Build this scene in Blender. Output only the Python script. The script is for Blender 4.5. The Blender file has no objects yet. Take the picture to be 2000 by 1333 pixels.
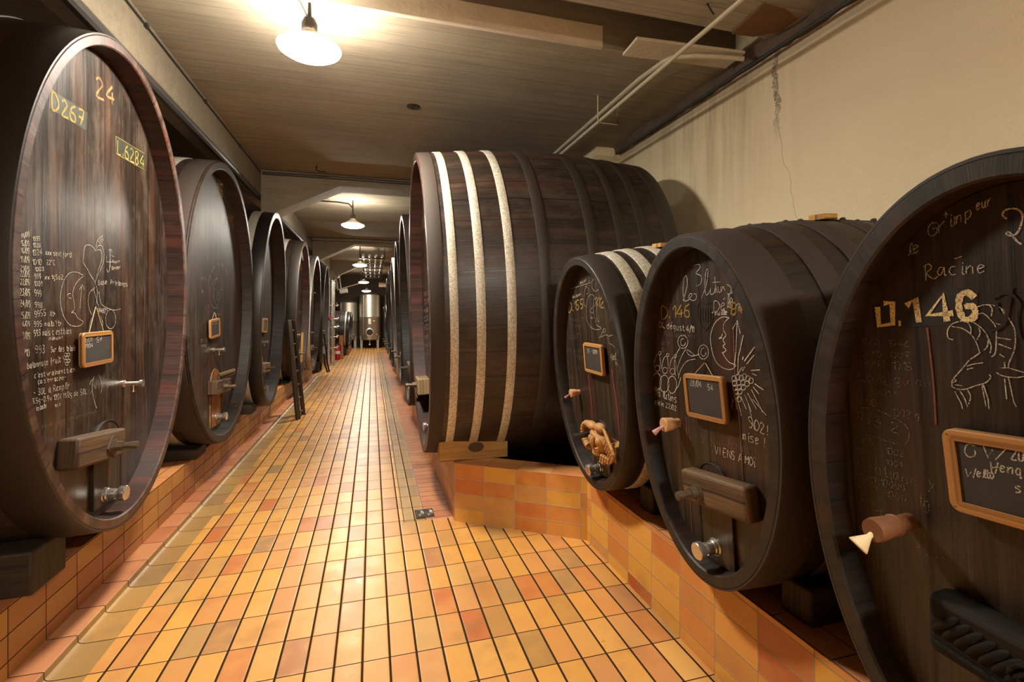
import bpy, bmesh, math, random
from mathutils import Vector, Matrix
random.seed(7)
PI = math.pi
C = bpy.context.scene.collection

# ------------------------------------------------------------------ camera
F, H = 955.0, 1.37                      # focal length in pixels of a 2000 px wide frame, eye height
VX, VY = 727.0, 615.0                   # where the corridor vanishes in that frame
PSI = math.atan((1000 - VX) / F)
SN, CS = math.sin(PSI), math.cos(PSI)
cam = bpy.data.objects.new('camera', bpy.data.cameras.new('camera'))
C.objects.link(cam)
cam.location = (0, 0, H)
cam.rotation_euler = (PI/2, 0, -PSI)
cam.data.sensor_width = 36
cam.data.lens = F / 2000 * 36
cam.data.shift_y = -(666.5 - VY) / 2000
cam.data.clip_start = .02
bpy.context.scene.camera = cam
# ------------------------------------------------------------------ world, exposure, lamp powers
w = bpy.data.worlds.new('world'); bpy.context.scene.world = w
w.use_nodes = True
w.node_tree.nodes['Background'].inputs[0].default_value = (1, .8, .6, 1)
w.node_tree.nodes['Background'].inputs[1].default_value = .15
vs = bpy.context.scene.view_settings
vs.view_transform = 'Standard'; vs.look = 'None'; vs.gamma = 1; vs.exposure = 2.35
vs.use_curve_mapping = False
LAMP_COL = (1, .93, .80)
LAMPS = [(-.33, 2.88, 2.83, 150), (.85, -1.6, 2.83, 165), (-.28, 7.75, 2.72, 105), (-.30, 12.9, 2.62, 100),
         (-.28, 17.3, 2.47, 65), (-.22, 19.75, 2.29, 40)]

# ------------------------------------------------------------------ materials
def rgb(h):
    v = [int(h[i:i+2], 16) / 255 for i in (0, 2, 4)]
    return tuple(x / 12.92 if x <= .04045 else ((x + .055) / 1.055) ** 2.4 for x in v) + (1,)

class NT:
    def __init__(s, name):
        s.m = bpy.data.materials.new(name); s.m.use_nodes = True
        s.t = s.m.node_tree; s.b = s.t.nodes['Principled BSDF']
    def n(s, typ, **k):
        o = s.t.nodes.new('ShaderNode' + typ)
        ins = k.pop('i', {})
        for a, v in k.items(): setattr(o, a, v)
        for a, v in ins.items(): s.set(o.inputs[a], v)
        return o
    def set(s, sock, v):
        if isinstance(v, bpy.types.NodeSocket): s.t.links.new(v, sock)
        elif isinstance(v, bpy.types.Node): s.t.links.new(v.outputs[0], sock)
        else: sock.default_value = v
    def math(s, op, a, b=0.0, c=0.0):
        o = s.n('Math', operation=op)
        s.set(o.inputs[0], a); s.set(o.inputs[1], b); s.set(o.inputs[2], c)
        return o.outputs[0]
    def mix(s, f, a, b, mode='MIX'):
        o = s.n('Mix', data_type='RGBA', blend_type=mode)
        s.set(o.inputs[0], f); s.set(o.inputs[6], a); s.set(o.inputs[7], b)
        return o.outputs[2]
    def noise(s, vec, scale, detail=3, rough=.55, w=None):
        o = s.n('TexNoise', i={'Vector': vec, 'Scale': scale, 'Detail': detail, 'Roughness': rough})
        if w is not None:
            o.noise_dimensions = '4D'; s.set(o.inputs['W'], w)
        return o.outputs[0]
    def ramp(s, f, stops, interp='LINEAR'):
        o = s.n('ValToRGB'); o.color_ramp.interpolation = interp
        e = o.color_ramp.elements
        while len(e) < len(stops): e.new(.5)
        for k, (p, c) in enumerate(stops):
            e[k].position = p; e[k].color = c if len(c) == 4 else tuple(c) + (1,)
        s.set(o.inputs[0], f)
        return o.outputs[0]
    def scale(s, vec, x, y, z):
        o = s.n('VectorMath', operation='MULTIPLY'); s.set(o.inputs[0], vec); o.inputs[1].default_value = (x, y, z)
        return o.outputs[0]
    def bump(s, h, dist, strength=1.0, prev=None):
        o = s.n('Bump', i={'Height': h, 'Distance': dist, 'Strength': strength})
        if prev is not None: s.set(o.inputs['Normal'], prev)
        return o.outputs[0]
    def out(s, col=None, rough=None, nrm=None, **k):
        if col is not None: s.set(s.b.inputs['Base Color'], col)
        if rough is not None: s.set(s.b.inputs['Roughness'], rough)
        if nrm is not None: s.set(s.b.inputs['Normal'], nrm)
        for a, v in k.items(): s.set(s.b.inputs[a], v)
        return s.m

G = lambda v: (v, v, v, 1)
def plain(name, col, rough=.5, metal=0.0, bump=0.0, bs=60, var=.15, spec=.5):
    t = NT(name); tc = t.n('TexCoord').outputs['Object']
    n1 = t.noise(tc, bs / 4, 4)
    c = t.mix(n1, tuple(x * (1 - var) for x in col[:3]) + (1,), tuple(min(1, x * (1 + var)) for x in col[:3]) + (1,))
    r = t.math('MULTIPLY_ADD', t.noise(tc, bs / 2, 3), .25, rough - .12)
    nr = t.bump(t.noise(tc, bs, 4), bump) if bump else None
    t.out(c, r, nr, Metallic=metal)
    t.b.inputs['Specular IOR Level'].default_value = spec
    return t.m

def wood(name, dark, mid, light, plank=.12, rough=.45, streak=1.0, red=None, spec=.5, dust=0.0, gap=.004, joint=0.0):
    """planks side by side along UV u, grain along UV v (both metres)"""
    t = NT(name); uv = t.n('UVMap').outputs[0]
    rnd = t.n('ObjectInfo').outputs['Random']
    W = t.math('MULTIPLY', rnd, 37.0)
    sp = t.n('SeparateXYZ', i={0: uv}); u, v = sp.outputs[0], sp.outputs[1]
    wob = t.math('MULTIPLY', t.math('SUBTRACT', t.noise(t.scale(uv, 0, .8, 0), 1.0, 1, w=W), .5), plank * .2)
    uu = t.math('DIVIDE', t.math('ADD', u, wob), plank)
    idx = t.math('FLOOR', uu); fr = t.math('FRACT', uu)
    wn = t.n('TexWhiteNoise', noise_dimensions='2D', i={'Vector': t.n('CombineXYZ', i={0: idx, 1: W}).outputs[0]}).outputs[0]
    g1 = t.noise(t.scale(uv, 30, 1.6, 1), 1.0, 5, .65, w=t.math('ADD', W, wn))
    g2 = t.noise(t.scale(uv, 150, 5, 1), 1.0, 4, .7, w=W)
    big = t.noise(t.scale(uv, 2.2, 1.1, 1), 1.0, 4, .6, w=W)
    c = t.ramp(t.math('MULTIPLY_ADD', g1, .7, t.math('MULTIPLY', big, .35)), [(.33, dark), (.52, mid), (.74, light)])
    c = t.mix(t.math('MULTIPLY', t.ramp(g2, [(.40, G(1)), (.6, G(0))]), .55 * streak), c, tuple(x * .35 for x in dark[:3]) + (1,))
    c = t.mix(t.math('MULTIPLY', wn, .45), c, t.mix(1.0, c, (.45, .42, .40, 1), 'MULTIPLY'))
    if red is not None:
        rr = t.ramp(t.noise(t.scale(uv, 9, .7, 1), 1.0, 4, .6, w=t.math('ADD', W, 5.0)), [(.5, G(0)), (.66, G(1))])
        c = t.mix(t.math('MULTIPLY', rr, .6), c, red)
    if dust:
        d = t.ramp(t.noise(t.scale(uv, 9, 3.5, 1), 1.0, 9, .82, w=t.math('ADD', W, 11.0)), [(.48, G(0)), (.66, G(1))])
        c = t.mix(t.math('MULTIPLY', d, dust), c, rgb('8a7a68'))
    gw = gap / plank
    seam = t.math('LESS_THAN', t.math('MINIMUM', fr, t.math('SUBTRACT', 1.0, fr)), gw)
    c = t.mix(t.math('MULTIPLY', seam, .75), c, tuple(x * .2 for x in dark[:3]) + (1,))
    h = t.math('SUBTRACT', t.math('MULTIPLY_ADD', g1, .5, t.math('MULTIPLY', g2, .35)), t.math('MULTIPLY', seam, 1.2))
    r = t.math('MULTIPLY_ADD', g1, .35, rough - .15)
    t.out(c, r, t.bump(h, .0022, .8))
    t.b.inputs['Specular IOR Level'].default_value = spec
    return t.m

def tiles(name, pu, pv, u0, v0, gu, gv, grout, stops, seed=0.0, rough=.34, bev=True):
    """single tile grid in UV metres: pitch pu x pv, joints gu (between columns) and gv"""
    t = NT(name); uv = t.n('UVMap').outputs[0]
    sp = t.n('SeparateXYZ', i={0: uv})
    U = t.math('DIVIDE', t.math('SUBTRACT', sp.outputs[0], u0), pu)
    V = t.math('DIVIDE', t.math('SUBTRACT', sp.outputs[1], v0), pv)
    iu, iv = t.math('FLOOR', U), t.math('FLOOR', V)
    fu, fv = t.math('FRACT', U), t.math('FRACT', V)
    wn = t.n('TexWhiteNoise', noise_dimensions='3D', i={'Vector': t.n('CombineXYZ', i={0: iu, 1: iv, 2: seed}).outputs[0]})
    val = wn.outputs[0]
    c = t.ramp(val, stops)
    blot = t.noise(uv, 9.0, 3, .5)
    wn2 = t.n('TexWhiteNoise', noise_dimensions='3D', i={'Vector': t.n('CombineXYZ', i={0: iu, 1: iv, 2: seed + 3.3}).outputs[0]}).outputs[0]
    c2 = t.ramp(wn2, stops)
    c = t.mix(t.math('MULTIPLY', t.ramp(blot, [(.42, G(0)), (.62, G(1))]), .38), c, c2)
    fine = t.noise(uv, 420.0, 2, .6)
    c = t.mix(t.math('MULTIPLY', t.ramp(fine, [(.25, G(1)), (.5, G(0))]), .35), c, t.mix(1.0, c, (.5, .42, .35, 1), 'MULTIPLY'))
    soot = t.ramp(t.noise(uv, 3.1, 5, .6), [(.30, G(1)), (.44, G(0))])
    c = t.mix(t.math('MULTIPLY', soot, .28), c, rgb('5a4532'))
    eu = t.math('MULTIPLY', t.math('MINIMUM', fu, t.math('SUBTRACT', 1.0, fu)), pu)
    ev = t.math('MULTIPLY', t.math('MINIMUM', fv, t.math('SUBTRACT', 1.0, fv)), pv)
    j = t.math('MAXIMUM', t.math('LESS_THAN', eu, gu / 2), t.math('LESS_THAN', ev, gv / 2))
    c = t.mix(j, c, t.mix(t.noise(uv, 60.0, 3), tuple(x * .6 for x in grout[:3]) + (1,), grout))
    edge = t.math('MINIMUM', t.math('SUBTRACT', eu, gu / 2), t.math('SUBTRACT', ev, gv / 2))
    h = t.math('MINIMUM', t.math('DIVIDE', edge, .004), 1.0)
    nr = t.bump(t.math('MAXIMUM', h, 0.0), .0009, .8)
    nr = t.bump(t.noise(uv, 350.0, 2), .0004, .8, nr)
    nr = t.bump(t.noise(uv, 7.0, 1), .004, .5, nr)
    r = t.math('MAXIMUM', t.math('MULTIPLY', j, .95), t.math('MULTIPLY_ADD', blot, .3, rough - .15))
    t.set(t.b.inputs['Specular IOR Level'], t.math('MULTIPLY_ADD', j, -.5, .5))
    return t.out(c, r, nr)

FLOOR_STOPS = [(0, rgb('a37a46')), (.18, rgb('c68e45')), (.36, rgb('cb9650')), (.50, rgb('bd804a')), (.64, rgb('cf9646')), (.78, rgb('bb8450')), (.86, rgb('b4683a')), (.93, rgb('98764e')), (1, rgb('c99a55'))]
WALL_STOPS = [(0, rgb('cf953c')), (.2, rgb('d49c45')), (.38, rgb('c67f40')), (.55, rgb('d9a048')), (.7, rgb('bb6a36')), (.83, rgb('bf8e50')), (.93, rgb('ad5229')), (1, rgb('d29f48'))]
PINK_STOPS = [(0, rgb('a86845')), (.4, rgb('b0744c')), (.7, rgb('9a5939')), (1, rgb('b88053'))]
TAN_STOPS = [(0, rgb('8f6c40')), (.4, rgb('a3814c')), (.7, rgb('876848')), (1, rgb('a98046'))]
GD, GL = rgb('3a2c1e'), rgb('a89478')
M_floor = tiles('floor_tile', .1052, .2183, .068, 2.014 - 10*.2183, .009, .005, GD, FLOOR_STOPS)
M_face = tiles('plinth_face_tile', .2183, .1, 2.014 - 10*.2183, -.037, .004, .004, GL, WALL_STOPS, 4.0, .45)
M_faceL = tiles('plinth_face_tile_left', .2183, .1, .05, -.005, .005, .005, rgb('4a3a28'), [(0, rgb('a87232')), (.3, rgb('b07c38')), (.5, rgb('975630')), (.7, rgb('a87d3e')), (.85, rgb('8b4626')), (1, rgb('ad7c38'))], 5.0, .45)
M_top = tiles('plinth_top_tile', .2183, .105, .0, .0, .005, .005, rgb('6d5a45'), [(0, rgb('c8804f')), (.5, rgb('cc8b55')), (1, rgb('b9633c'))], 6.0, .5)
M_capob = tiles('wall_cap_tile', .2183, .105, .0, .0, .004, .004, GL, [(0, rgb('dca060')), (.4, rgb('d89a5c')), (.8, rgb('cf7c4a')), (1, rgb('dfa56a'))], 6.0, .45)
M_kerb = tiles('kerb_tile', 1.0, .2183, -3.45, 2.014 - 10*.2183, .0, .005, GD, PINK_STOPS, 7.0, .45)
M_cove = tiles('cove_tile', 1.0, .2183, -3.45, 2.014 - 10*.2183, .0, .005, GD, TAN_STOPS, 8.0, .4)
M_kerbR = tiles('kerb_tile_right', 1.0, .1, -3.3, .02, .0, .005, GD, PINK_STOPS, 9.0, .45)
M_chan = tiles('channel_tile', .0735, .2183, .2, 2.014 - 10*.2183, .008, .005, GD, TAN_STOPS, 10.0, .4)

def plaster():
    t = NT('cream_plaster'); tc = t.n('TexCoord').outputs['Object']
    sp = t.n('SeparateXYZ', i={0: tc}); y, z = sp.outputs[1], sp.outputs[2]
    base = t.mix(t.noise(tc, 1.3, 5, .6), rgb('e3cda4'), rgb('f3e2bf'))
    # water stains run down from the ceiling joint
    st = t.noise(t.scale(tc, 0, 7, .5), 1.0, 5, .65)
    near = t.math('MULTIPLY', t.ramp(t.math('ABSOLUTE', t.math('SUBTRACT', y, 3.05)), [(.0, G(1)), (.75, G(0))]), t.ramp(z, [(.55, G(0)), (1, G(1))]))
    base = t.mix(t.math('MULTIPLY', t.math('MULTIPLY', t.ramp(st, [(.42, G(0)), (.62, G(1))]), t.math('MULTIPLY', t.ramp(t.math('ABSOLUTE', t.math('SUBTRACT', y, 3.15)), [(.2, G(1)), (.95, G(0))]), t.ramp(t.math('SUBTRACT', z, 1.9), [(0, G(0)), (.9, G(1))]))), .45), base, rgb('84602f'))
    wy = t.math('MULTIPLY', t.math('SUBTRACT', t.noise(t.scale(tc, 0, 0, 2.2), 1.0, 3), .5), .28)
    sy = t.math('SUBTRACT', t.math('ADD', y, wy), 2.50)
    run = t.math('MULTIPLY', t.math('LESS_THAN', t.math('ABSOLUTE', sy), t.math('MULTIPLY_ADD', t.noise(tc, 25, 3), .07, -.012)), t.ramp(t.math('SUBTRACT', z, 2.45), [(0, G(0)), (.25, G(1))]))
    base = t.mix(t.math('MULTIPLY', t.math('MULTIPLY', run, t.ramp(t.noise(tc, 90, 3), [(.35, G(.2)), (.6, G(1))])), .75), base, rgb('3f352b'))
    crack = t.math('MULTIPLY', t.math('LESS_THAN', t.math('ABSOLUTE', t.math('ADD', sy, t.math('MULTIPLY', t.math('SUBTRACT', 2.6, z), .22))), .0028), t.math('LESS_THAN', z, 2.62))
    base = t.mix(t.math('MULTIPLY', crack, .35), base, rgb('6a5338'))
    gut = t.math('MULTIPLY', t.math('LESS_THAN', t.math('ABSOLUTE', t.math('SUBTRACT', z, t.math('MULTIPLY_ADD', t.noise(t.scale(tc, 0, 3, 0), 1.0, 3), .03, 2.965))), .022), .3)
    base = t.mix(gut, base, rgb('7c6e62'))
    specks = t.ramp(t.noise(tc, 60, 2, .8), [(.20, G(1)), (.27, G(0))])
    base = t.mix(t.math('MULTIPLY', specks, .5), base, rgb('6a5236'))
    h = t.noise(t.scale(tc, 1, 1, .8), 55, 5, .7)
    return t.out(base, .85, t.bump(h, .012, 1.0, t.bump(t.noise(tc, 14, 3), .012, .6)))
M_plaster = plaster()

def concrete(name, a, b, board=.11, bumpd=.005):
    """board-marked concrete, boards run along X"""
    t = NT(name); tc = t.n('TexCoord').outputs['Object']
    sp = t.n('SeparateXYZ', i={0: tc}); y = t.math('DIVIDE', sp.outputs[1], board)
    iy, fy = t.math('FLOOR', y), t.math('FRACT', y)
    wn = t.n('TexWhiteNoise', noise_dimensions='1D', i={'W': iy}).outputs[0]
    g = t.noise(t.scale(tc, 1.2, 22, 22), 1.0, 6, .7)
    g2 = t.noise(t.scale(tc, 3, 70, 70), 1.0, 4, .7)
    blot = t.noise(tc, 1.1, 5, .6)
    c = t.mix(t.ramp(t.math('MULTIPLY_ADD', g, .5, t.math('MULTIPLY', blot, .5)), [(.35, G(0)), (.65, G(1))]), a, b)
    c = t.mix(t.math('MULTIPLY', wn, .25), c, t.mix(1.0, c, (.62, .6, .57, 1), 'MULTIPLY'))
    c = t.mix(t.math('MULTIPLY', t.ramp(g2, [(.32, G(1)), (.45, G(0))]), .4), c, t.mix(1.0, c, (.45, .42, .38, 1), 'MULTIPLY'))
    seam = t.math('MULTIPLY', t.math('LESS_THAN', fy, .05), 1.0 if board < .3 else 0.0)
    c = t.mix(t.math('MULTIPLY', seam, .35), c, rgb('3d3327'))
    pits = t.ramp(t.noise(t.scale(tc, 4, 14, 10), 1.0, 6, .75), [(.27, G(1)), (.32, G(0))])
    c = t.mix(t.math('MULTIPLY', pits, .6), c, rgb('3a3026'))
    h = t.math('ADD', t.math('MULTIPLY', wn, .6), t.math('ADD', g, t.math('MULTIPLY', seam, .7)))
    return t.out(c, .88, t.bump(h, bumpd, .8))
M_conc = concrete('board_marked_concrete', rgb('877b69'), rgb('aa9d87'))
M_beam = concrete('beam_concrete', rgb('7d7160'), rgb('9b8d75'), .4, .003)
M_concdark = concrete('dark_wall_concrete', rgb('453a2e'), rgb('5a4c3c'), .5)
M_cream = plain('cream_painted_concrete', rgb('c4b6a0'), .8, 0, .004, 25, .2)

M_head = wood('dark_head_oak', rgb('17110b'), rgb('30251a'), rgb('54452f'), .17, .42, 1.0, rgb('46281a'))
M_headred = wood('varnished_red_head_oak', rgb('16100b'), rgb('2a1d15'), rgb('453427'), .15, .32, .9, rgb('4a2c1b'), .7, .2)
M_headmid = wood('brown_head_oak', rgb('19120c'), rgb('31251a'), rgb('524129'), .14, .48, .9, rgb('5c2e18'), .5, .12)
M_stave = wood('dark_stave_oak', rgb('12100c'), rgb('241d17'), rgb('3a3027'), .12, .42, .8, rgb('3a1c12'), .5, .1, .0025)
M_stavebig = wood('brown_stave_oak', rgb('17110d'), rgb('2b211a'), rgb('42352a'), .14, .38, .8, rgb('42251a'), .5, .12, .003)
M_rim = wood('rim_oak', rgb('1d1712'), rgb('332a20'), rgb('4d4030'), .13, .5, .7, rgb('3d2416'), .4, .12, .0025)
M_rimdark = wood('dark_rim_oak', rgb('12100d'), rgb('211d18'), rgb('352f27'), 1.3, .5, .6, rgb('3a2316'), .4, .05, .001)
M_rimred = wood('red_rim_oak', rgb('221411'), rgb('3f261e'), rgb('5d4235'), .11, .42, .7, rgb('58291d'), .5, .3, .002)
M_recess_shaded = wood('shaded_recess_oak', rgb('0f0c09'), rgb('201713'), rgb('35261c'), .11, .5, .7, rgb('3a1c14'), .4, .05, .002)  # oak darkened in colour to stand for shade inside the rim
M_recess_shaded_red = wood('shaded_red_brown_recess_oak', rgb('170d0a'), rgb('331c15'), rgb('50302a'), .11, .5, .7, rgb('56261a'), .4, .05, .002)  # red-brown oak with the recess shade put into its colour
M_beamwood = wood('weathered_bearer_oak', rgb('1d1610'), rgb('382b1d'), rgb('53422b'), .4, .7, 1.0)
M_pine = wood('yellow_pine', rgb('9a6a30'), rgb('c49047'), rgb('d9aa60'), .5, .6, .6)
M_door = wood('orange_oak_door', rgb('6b3f1a'), rgb('9a6330'), rgb('b98145'), .3, .5, .8)
M_bar = wood('aged_crossbar_oak', rgb('2c1e12'), rgb('5e4328'), rgb('86663c'), .5, .65, 1.0)
M_barpale = wood('pale_crossbar_oak', rgb('5a452e'), rgb('8d7350'), rgb('ae9469'), .5, .65, 1.0)
M_bardark = wood('blackened_crossbar_oak', rgb('0e0c09'), rgb('1f1a15'), rgb('383027'), .5, .8, 1.0, spec=.25)
M_frame = wood('slate_frame_wood', rgb('8a5a2c'), rgb('b98347'), rgb('cf9e62'), .5, .5, .9)
M_ladder = wood('ladder_wood', rgb('1f170e'), rgb('42331f'), rgb('6b5535'), .5, .65, 1.0)
M_carve = plain('carved_limewood', rgb('a2743f'), .6, 0, .0012, 160, .45)
M_cork = plain('pale_peg_wood', rgb('b98a5e'), .7, 0, .0008, 220, .3)
M_pegdark = plain('stained_peg_wood', rgb('6f4426'), .6, 0, .0006, 220, .4)
M_pegtip = plain('pale_peg_tip', rgb('d8c096'), .6, 0, .001, 120, .15)
M_pinktip = plain('wine_stained_peg_tip', rgb('b0807a'), .6, 0, .001, 120, .2)
M_hoopdark = plain('dark_painted_hoop', rgb('29211b'), .5, .0, .0004, 420, .25)
M_hoopblack = plain('black_painted_hoop', rgb('1d1916'), .4, .0, .0004, 420, .25)
M_hoopbrown = plain('brown_rusted_hoop', rgb('3a3029'), .72, .0, .0006, 420, .35, .3)
def galv():
    t = NT('galvanised_hoop'); tc = t.n('TexCoord').outputs['Object']
    n = t.noise(tc, 90, 5, .8); n2 = t.noise(tc, 3, 4)
    c = t.mix(t.ramp(n, [(.38, G(0)), (.6, G(1))]), rgb('968e7e'), rgb('dcd4c4'))
    c = t.mix(t.math('MULTIPLY', t.ramp(n2, [(.5, G(0)), (.7, G(1))]), .4), c, rgb('8f8558'))
    return t.out(c, .5, t.bump(n, .001), Metallic=.35)
M_galv = galv()
M_steel = plain('polished_stainless', rgb('d8d2c8'), .24, .9, 0, 30, .08)
M_tank = plain('brushed_stainless', rgb('a59d8f'), .38, .8, .001, 40, .1)
M_iron = plain('dark_iron', rgb('3b342d'), .5, .7, .002, 100, .3)
M_bolt = plain('worn_brass_bolt', rgb('5c4d3c'), .5, .5, .001, 100, .3)
M_pipe = plain('cream_painted_pipe', rgb('b8ac92'), .45, 0, .001, 60, .15)
M_cable = plain('dark_grey_cable', rgb('2c2925'), .6)
M_pipedark = plain('dark_conduit', rgb('4a4642'), .4, .2)
M_slate = plain('slate_board', rgb('2e2a26'), .7, 0, .0005, 80, .35)
def chalky(name, col, dens):
    t = NT(name); tc = t.n('TexCoord').outputs['Object']
    a = t.math('MULTIPLY', t.ramp(t.noise(tc, 420, 3, .7), [(.5 - dens, G(0)), (.62 - dens, G(1))]), t.ramp(t.noise(tc, 14, 2), [(.25, G(.45)), (.6, G(1))]))
    t.out(col, .95); t.set(t.b.inputs['Alpha'], a); return t.m
M_chalk = chalky('chalk', rgb('b3a897'), .11)
M_chalkfaint = chalky('faded_chalk', rgb('7d705f'), .02)
M_chalkbright = chalky('fresh_chalk', rgb('c9c0b0'), .12)
M_gold = chalky('old_yellow_paint', rgb('a9883a'), .08)
M_goldpale = chalky('faded_yellow_paint', rgb('a5834c'), .06)
M_stencil = chalky('cream_stencil_paint', rgb('e2cd98'), .14)
M_blackpaint = plain('black_paint_patch', rgb('17130f'), .5, 0, 0, 60, .3)
M_greenpatch = plain('dark_green_paint_patch', rgb('262719'), .5, 0, 0, 60, .3)
M_wine = plain('wine_drips', rgb('74323a'), .45, 0, .001, 120, .75)
M_winered = plain('red_brown_drips', rgb('7a4430'), .5, 0, .001, 70, .5)
M_string = plain('twine', rgb('c9a878'), .9)
M_red = plain('red_extinguisher_paint', rgb('a3141c'), .35)
M_white = plain('white_enamel', rgb('d8d2c6'), .4)
M_rubber = plain('black_rubber', rgb('161310'), .6)
M_grate = plain('grate_iron', rgb('3a342c'), .45, .8, .002, 100, .4)
M_ply = plain('brown_plywood', rgb('6e4a26'), .75, 0, .002, 30, .25)
M_brownbox = plain('brown_board', rgb('9a6534'), .6, 0, .001, 30, .2)
def emis(name, col, st):
    t = NT(name); t.b.inputs['Base Color'].default_value = (.8, .8, .8, 1)
    t.b.inputs['Emission Color'].default_value = tuple(col) + (1,); t.b.inputs['Emission Strength'].default_value = st
    return t.m

# ------------------------------------------------------------------ mesh helpers
class MB:
    def __init__(s): s.v = []; s.f = []; s.uv = []
    def vert(s, p): s.v.append(tuple(p)); return len(s.v) - 1
    def face(s, pts, uvs=None):
        b = len(s.v); s.v += [tuple(p) for p in pts]
        s.f.append(tuple(range(b, b + len(pts)))); s.uv.append(uvs or [(0, 0)] * len(pts))
    def grid(s, rows, close_u=False, uvs=None, flip=False):
        """rows: list of equal-length point lists; shared verts"""
        b = len(s.v); n = len(rows[0])
        for r in rows: s.v += [tuple(p) for p in r]
        for i in range(len(rows) - 1):
            for j in range(n if close_u else n - 1):
                k = (j + 1) % n
                q = [b+i*n+j, b+i*n+k, b+(i+1)*n+k, b+(i+1)*n+j]
                if uvs:
                    U = [uvs(i, j), uvs(i, j+1), uvs(i+1, j+1), uvs(i+1, j)]
                else: U = [(0, 0)] * 4
                if flip: q.reverse(); U.reverse()
                s.f.append(tuple(q)); s.uv.append(U)
        return b
    def ngon(s, pts, uvs=None, flip=False):
        pts = list(pts); uvs = list(uvs) if uvs else [(0, 0)] * len(pts)
        if flip: pts.reverse(); uvs.reverse()
        s.face(pts, uvs)
    def box(s, x0, x1, y0, y1, z0, z1, M=None, uvax=None, uo=(0, 0)):
        P = lambda x, y, z: Vector((x, y, z))
        F_ = [([P(x0,y0,z0),P(x1,y0,z0),P(x1,y0,z1),P(x0,y0,z1)], 0, 2), ([P(x1,y1,z0),P(x0,y1,z0),P(x0,y1,z1),P(x1,y1,z1)], 0, 2),
              ([P(x1,y0,z0),P(x1,y1,z0),P(x1,y1,z1),P(x1,y0,z1)], 1, 2), ([P(x0,y1,z0),P(x0,y0,z0),P(x0,y0,z1),P(x0,y1,z1)], 1, 2),
              ([P(x0,y0,z1),P(x1,y0,z1),P(x1,y1,z1),P(x0,y1,z1)], 0, 1), ([P(x0,y1,z0),P(x1,y1,z0),P(x1,y0,z0),P(x0,y0,z0)], 0, 1)]
        d = (x1-x0, y1-y0, z1-z0); la = max(range(3), key=lambda k: d[k])
        for pts, a, b in F_:
            if uvax == 'world': U = [(p[a], p[b]) for p in pts]
            else:   # grain (v) along the longest side
                if la == a: U = [(p[b] + uo[0], p[a] + uo[1]) for p in pts]
                elif la == b: U = [(p[a] + uo[0], p[b] + uo[1]) for p in pts]
                else: U = [(p[a] + uo[0], p[b] * .5 + uo[1]) for p in pts]
            s.face([M @ p if M else p for p in pts], U)
        return s
    def lathe(s, prof, M=None, n=20, caps=True):
        """prof: (t along +x, r)"""
        M = M or Matrix()
        rows = [[M @ Vector((t, r * math.cos(2*PI*k/n), r * math.sin(2*PI*k/n))) for k in range(n)] for t, r in prof]
        s.grid(rows, True, lambda i, j: (j / n * .3, prof[i][0]))
        if caps: s.ngon(rows[0], flip=False); s.ngon(rows[-1], flip=True)
        return s
    def tube(s, pts, r, n=8):
        pts = [Vector(p) for p in pts]; rows = []
        up = Vector((0, 0, 1))
        for i, p in enumerate(pts):
            a = pts[max(0, i-1)]; b = pts[min(len(pts)-1, i+1)]
            t = (b - a).normalized()
            if abs(t.dot(up)) > .95: ref = Vector((1, 0, 0))
            else: ref = up
            x = t.cross(ref).normalized(); y = x.cross(t)
            rr = r[i] if isinstance(r, (list, tuple)) else r
            rows.append([p + x * rr * math.cos(2*PI*k/n) + y * rr * math.sin(2*PI*k/n) for k in range(n)])
        L = [0]
        for i in range(1, len(pts)): L.append(L[-1] + (pts[i] - pts[i-1]).length)
        s.grid(rows, True, lambda i, j: (j / n * .1, L[i]))
        s.ngon(rows[0], flip=True); s.ngon(rows[-1])
        return s
    def ball(s, c, r, M=None, n=10, m=7):
        c = Vector(c); r = r if isinstance(r, (tuple, list)) else (r, r, r); M = M or Matrix()
        rows = []
        for i in range(m + 1):
            th = PI * i / m
            rows.append([M @ (c + Vector((r[0]*math.sin(th)*math.cos(2*PI*k/n), r[1]*math.sin(th)*math.sin(2*PI*k/n), r[2]*math.cos(th)))) for k in range(n)])
        s.grid(rows, True, flip=True)
        return s
    def build(s, name, mat, parent=None, smooth=35, bevel=0, weld=True):
        me = bpy.data.meshes.new(name)
        me.from_pydata(s.v, [], s.f)
        ul = me.uv_layers.new(name='UVMap')
        flat = [c for fu in s.uv for uvp in fu for c in uvp]
        ul.data.foreach_set('uv', flat)
        if weld:
            bm = bmesh.new(); bm.from_mesh(me)
            bmesh.ops.remove_doubles(bm, verts=bm.verts, dist=.00005)
            bmesh.ops.recalc_face_normals(bm, faces=bm.faces)
            bm.to_mesh(me); bm.free()
        me.materials.append(mat)
        if smooth:
            me.shade_smooth(); me.set_sharp_from_angle(angle=math.radians(smooth))
        o = bpy.data.objects.new(name, me); C.objects.link(o)
        if parent: o.parent = parent
        if bevel:
            b = o.modifiers.new('bevel', 'BEVEL'); b.width = bevel; b.segments = 2; b.limit_method = 'ANGLE'
        return o

def tag(o, label=None, cat=None, group=None, kind=None):
    if label: o['label'] = label
    if cat: o['category'] = cat
    if group: o['group'] = group
    if kind: o['kind'] = kind
    return o
def empty(name, loc=(0, 0, 0), rot=(0, 0, 0), label=None, cat=None, group=None):
    o = bpy.data.objects.new(name, None); C.objects.link(o)
    o.location = loc; o.rotation_euler = rot; o.empty_display_size = .1
    o['M'] = 0; del o['M']
    return tag(o, label, cat, group)
def struct(name, mb, mat, **k):
    o = mb.build(name, mat, **k); o['kind'] = 'structure'; return o

def ray(px, py):
    u = (px - 1000) / F; v = (VY - py) / F
    return Vector((SN + u*CS, CS - u*SN, v))

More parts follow.
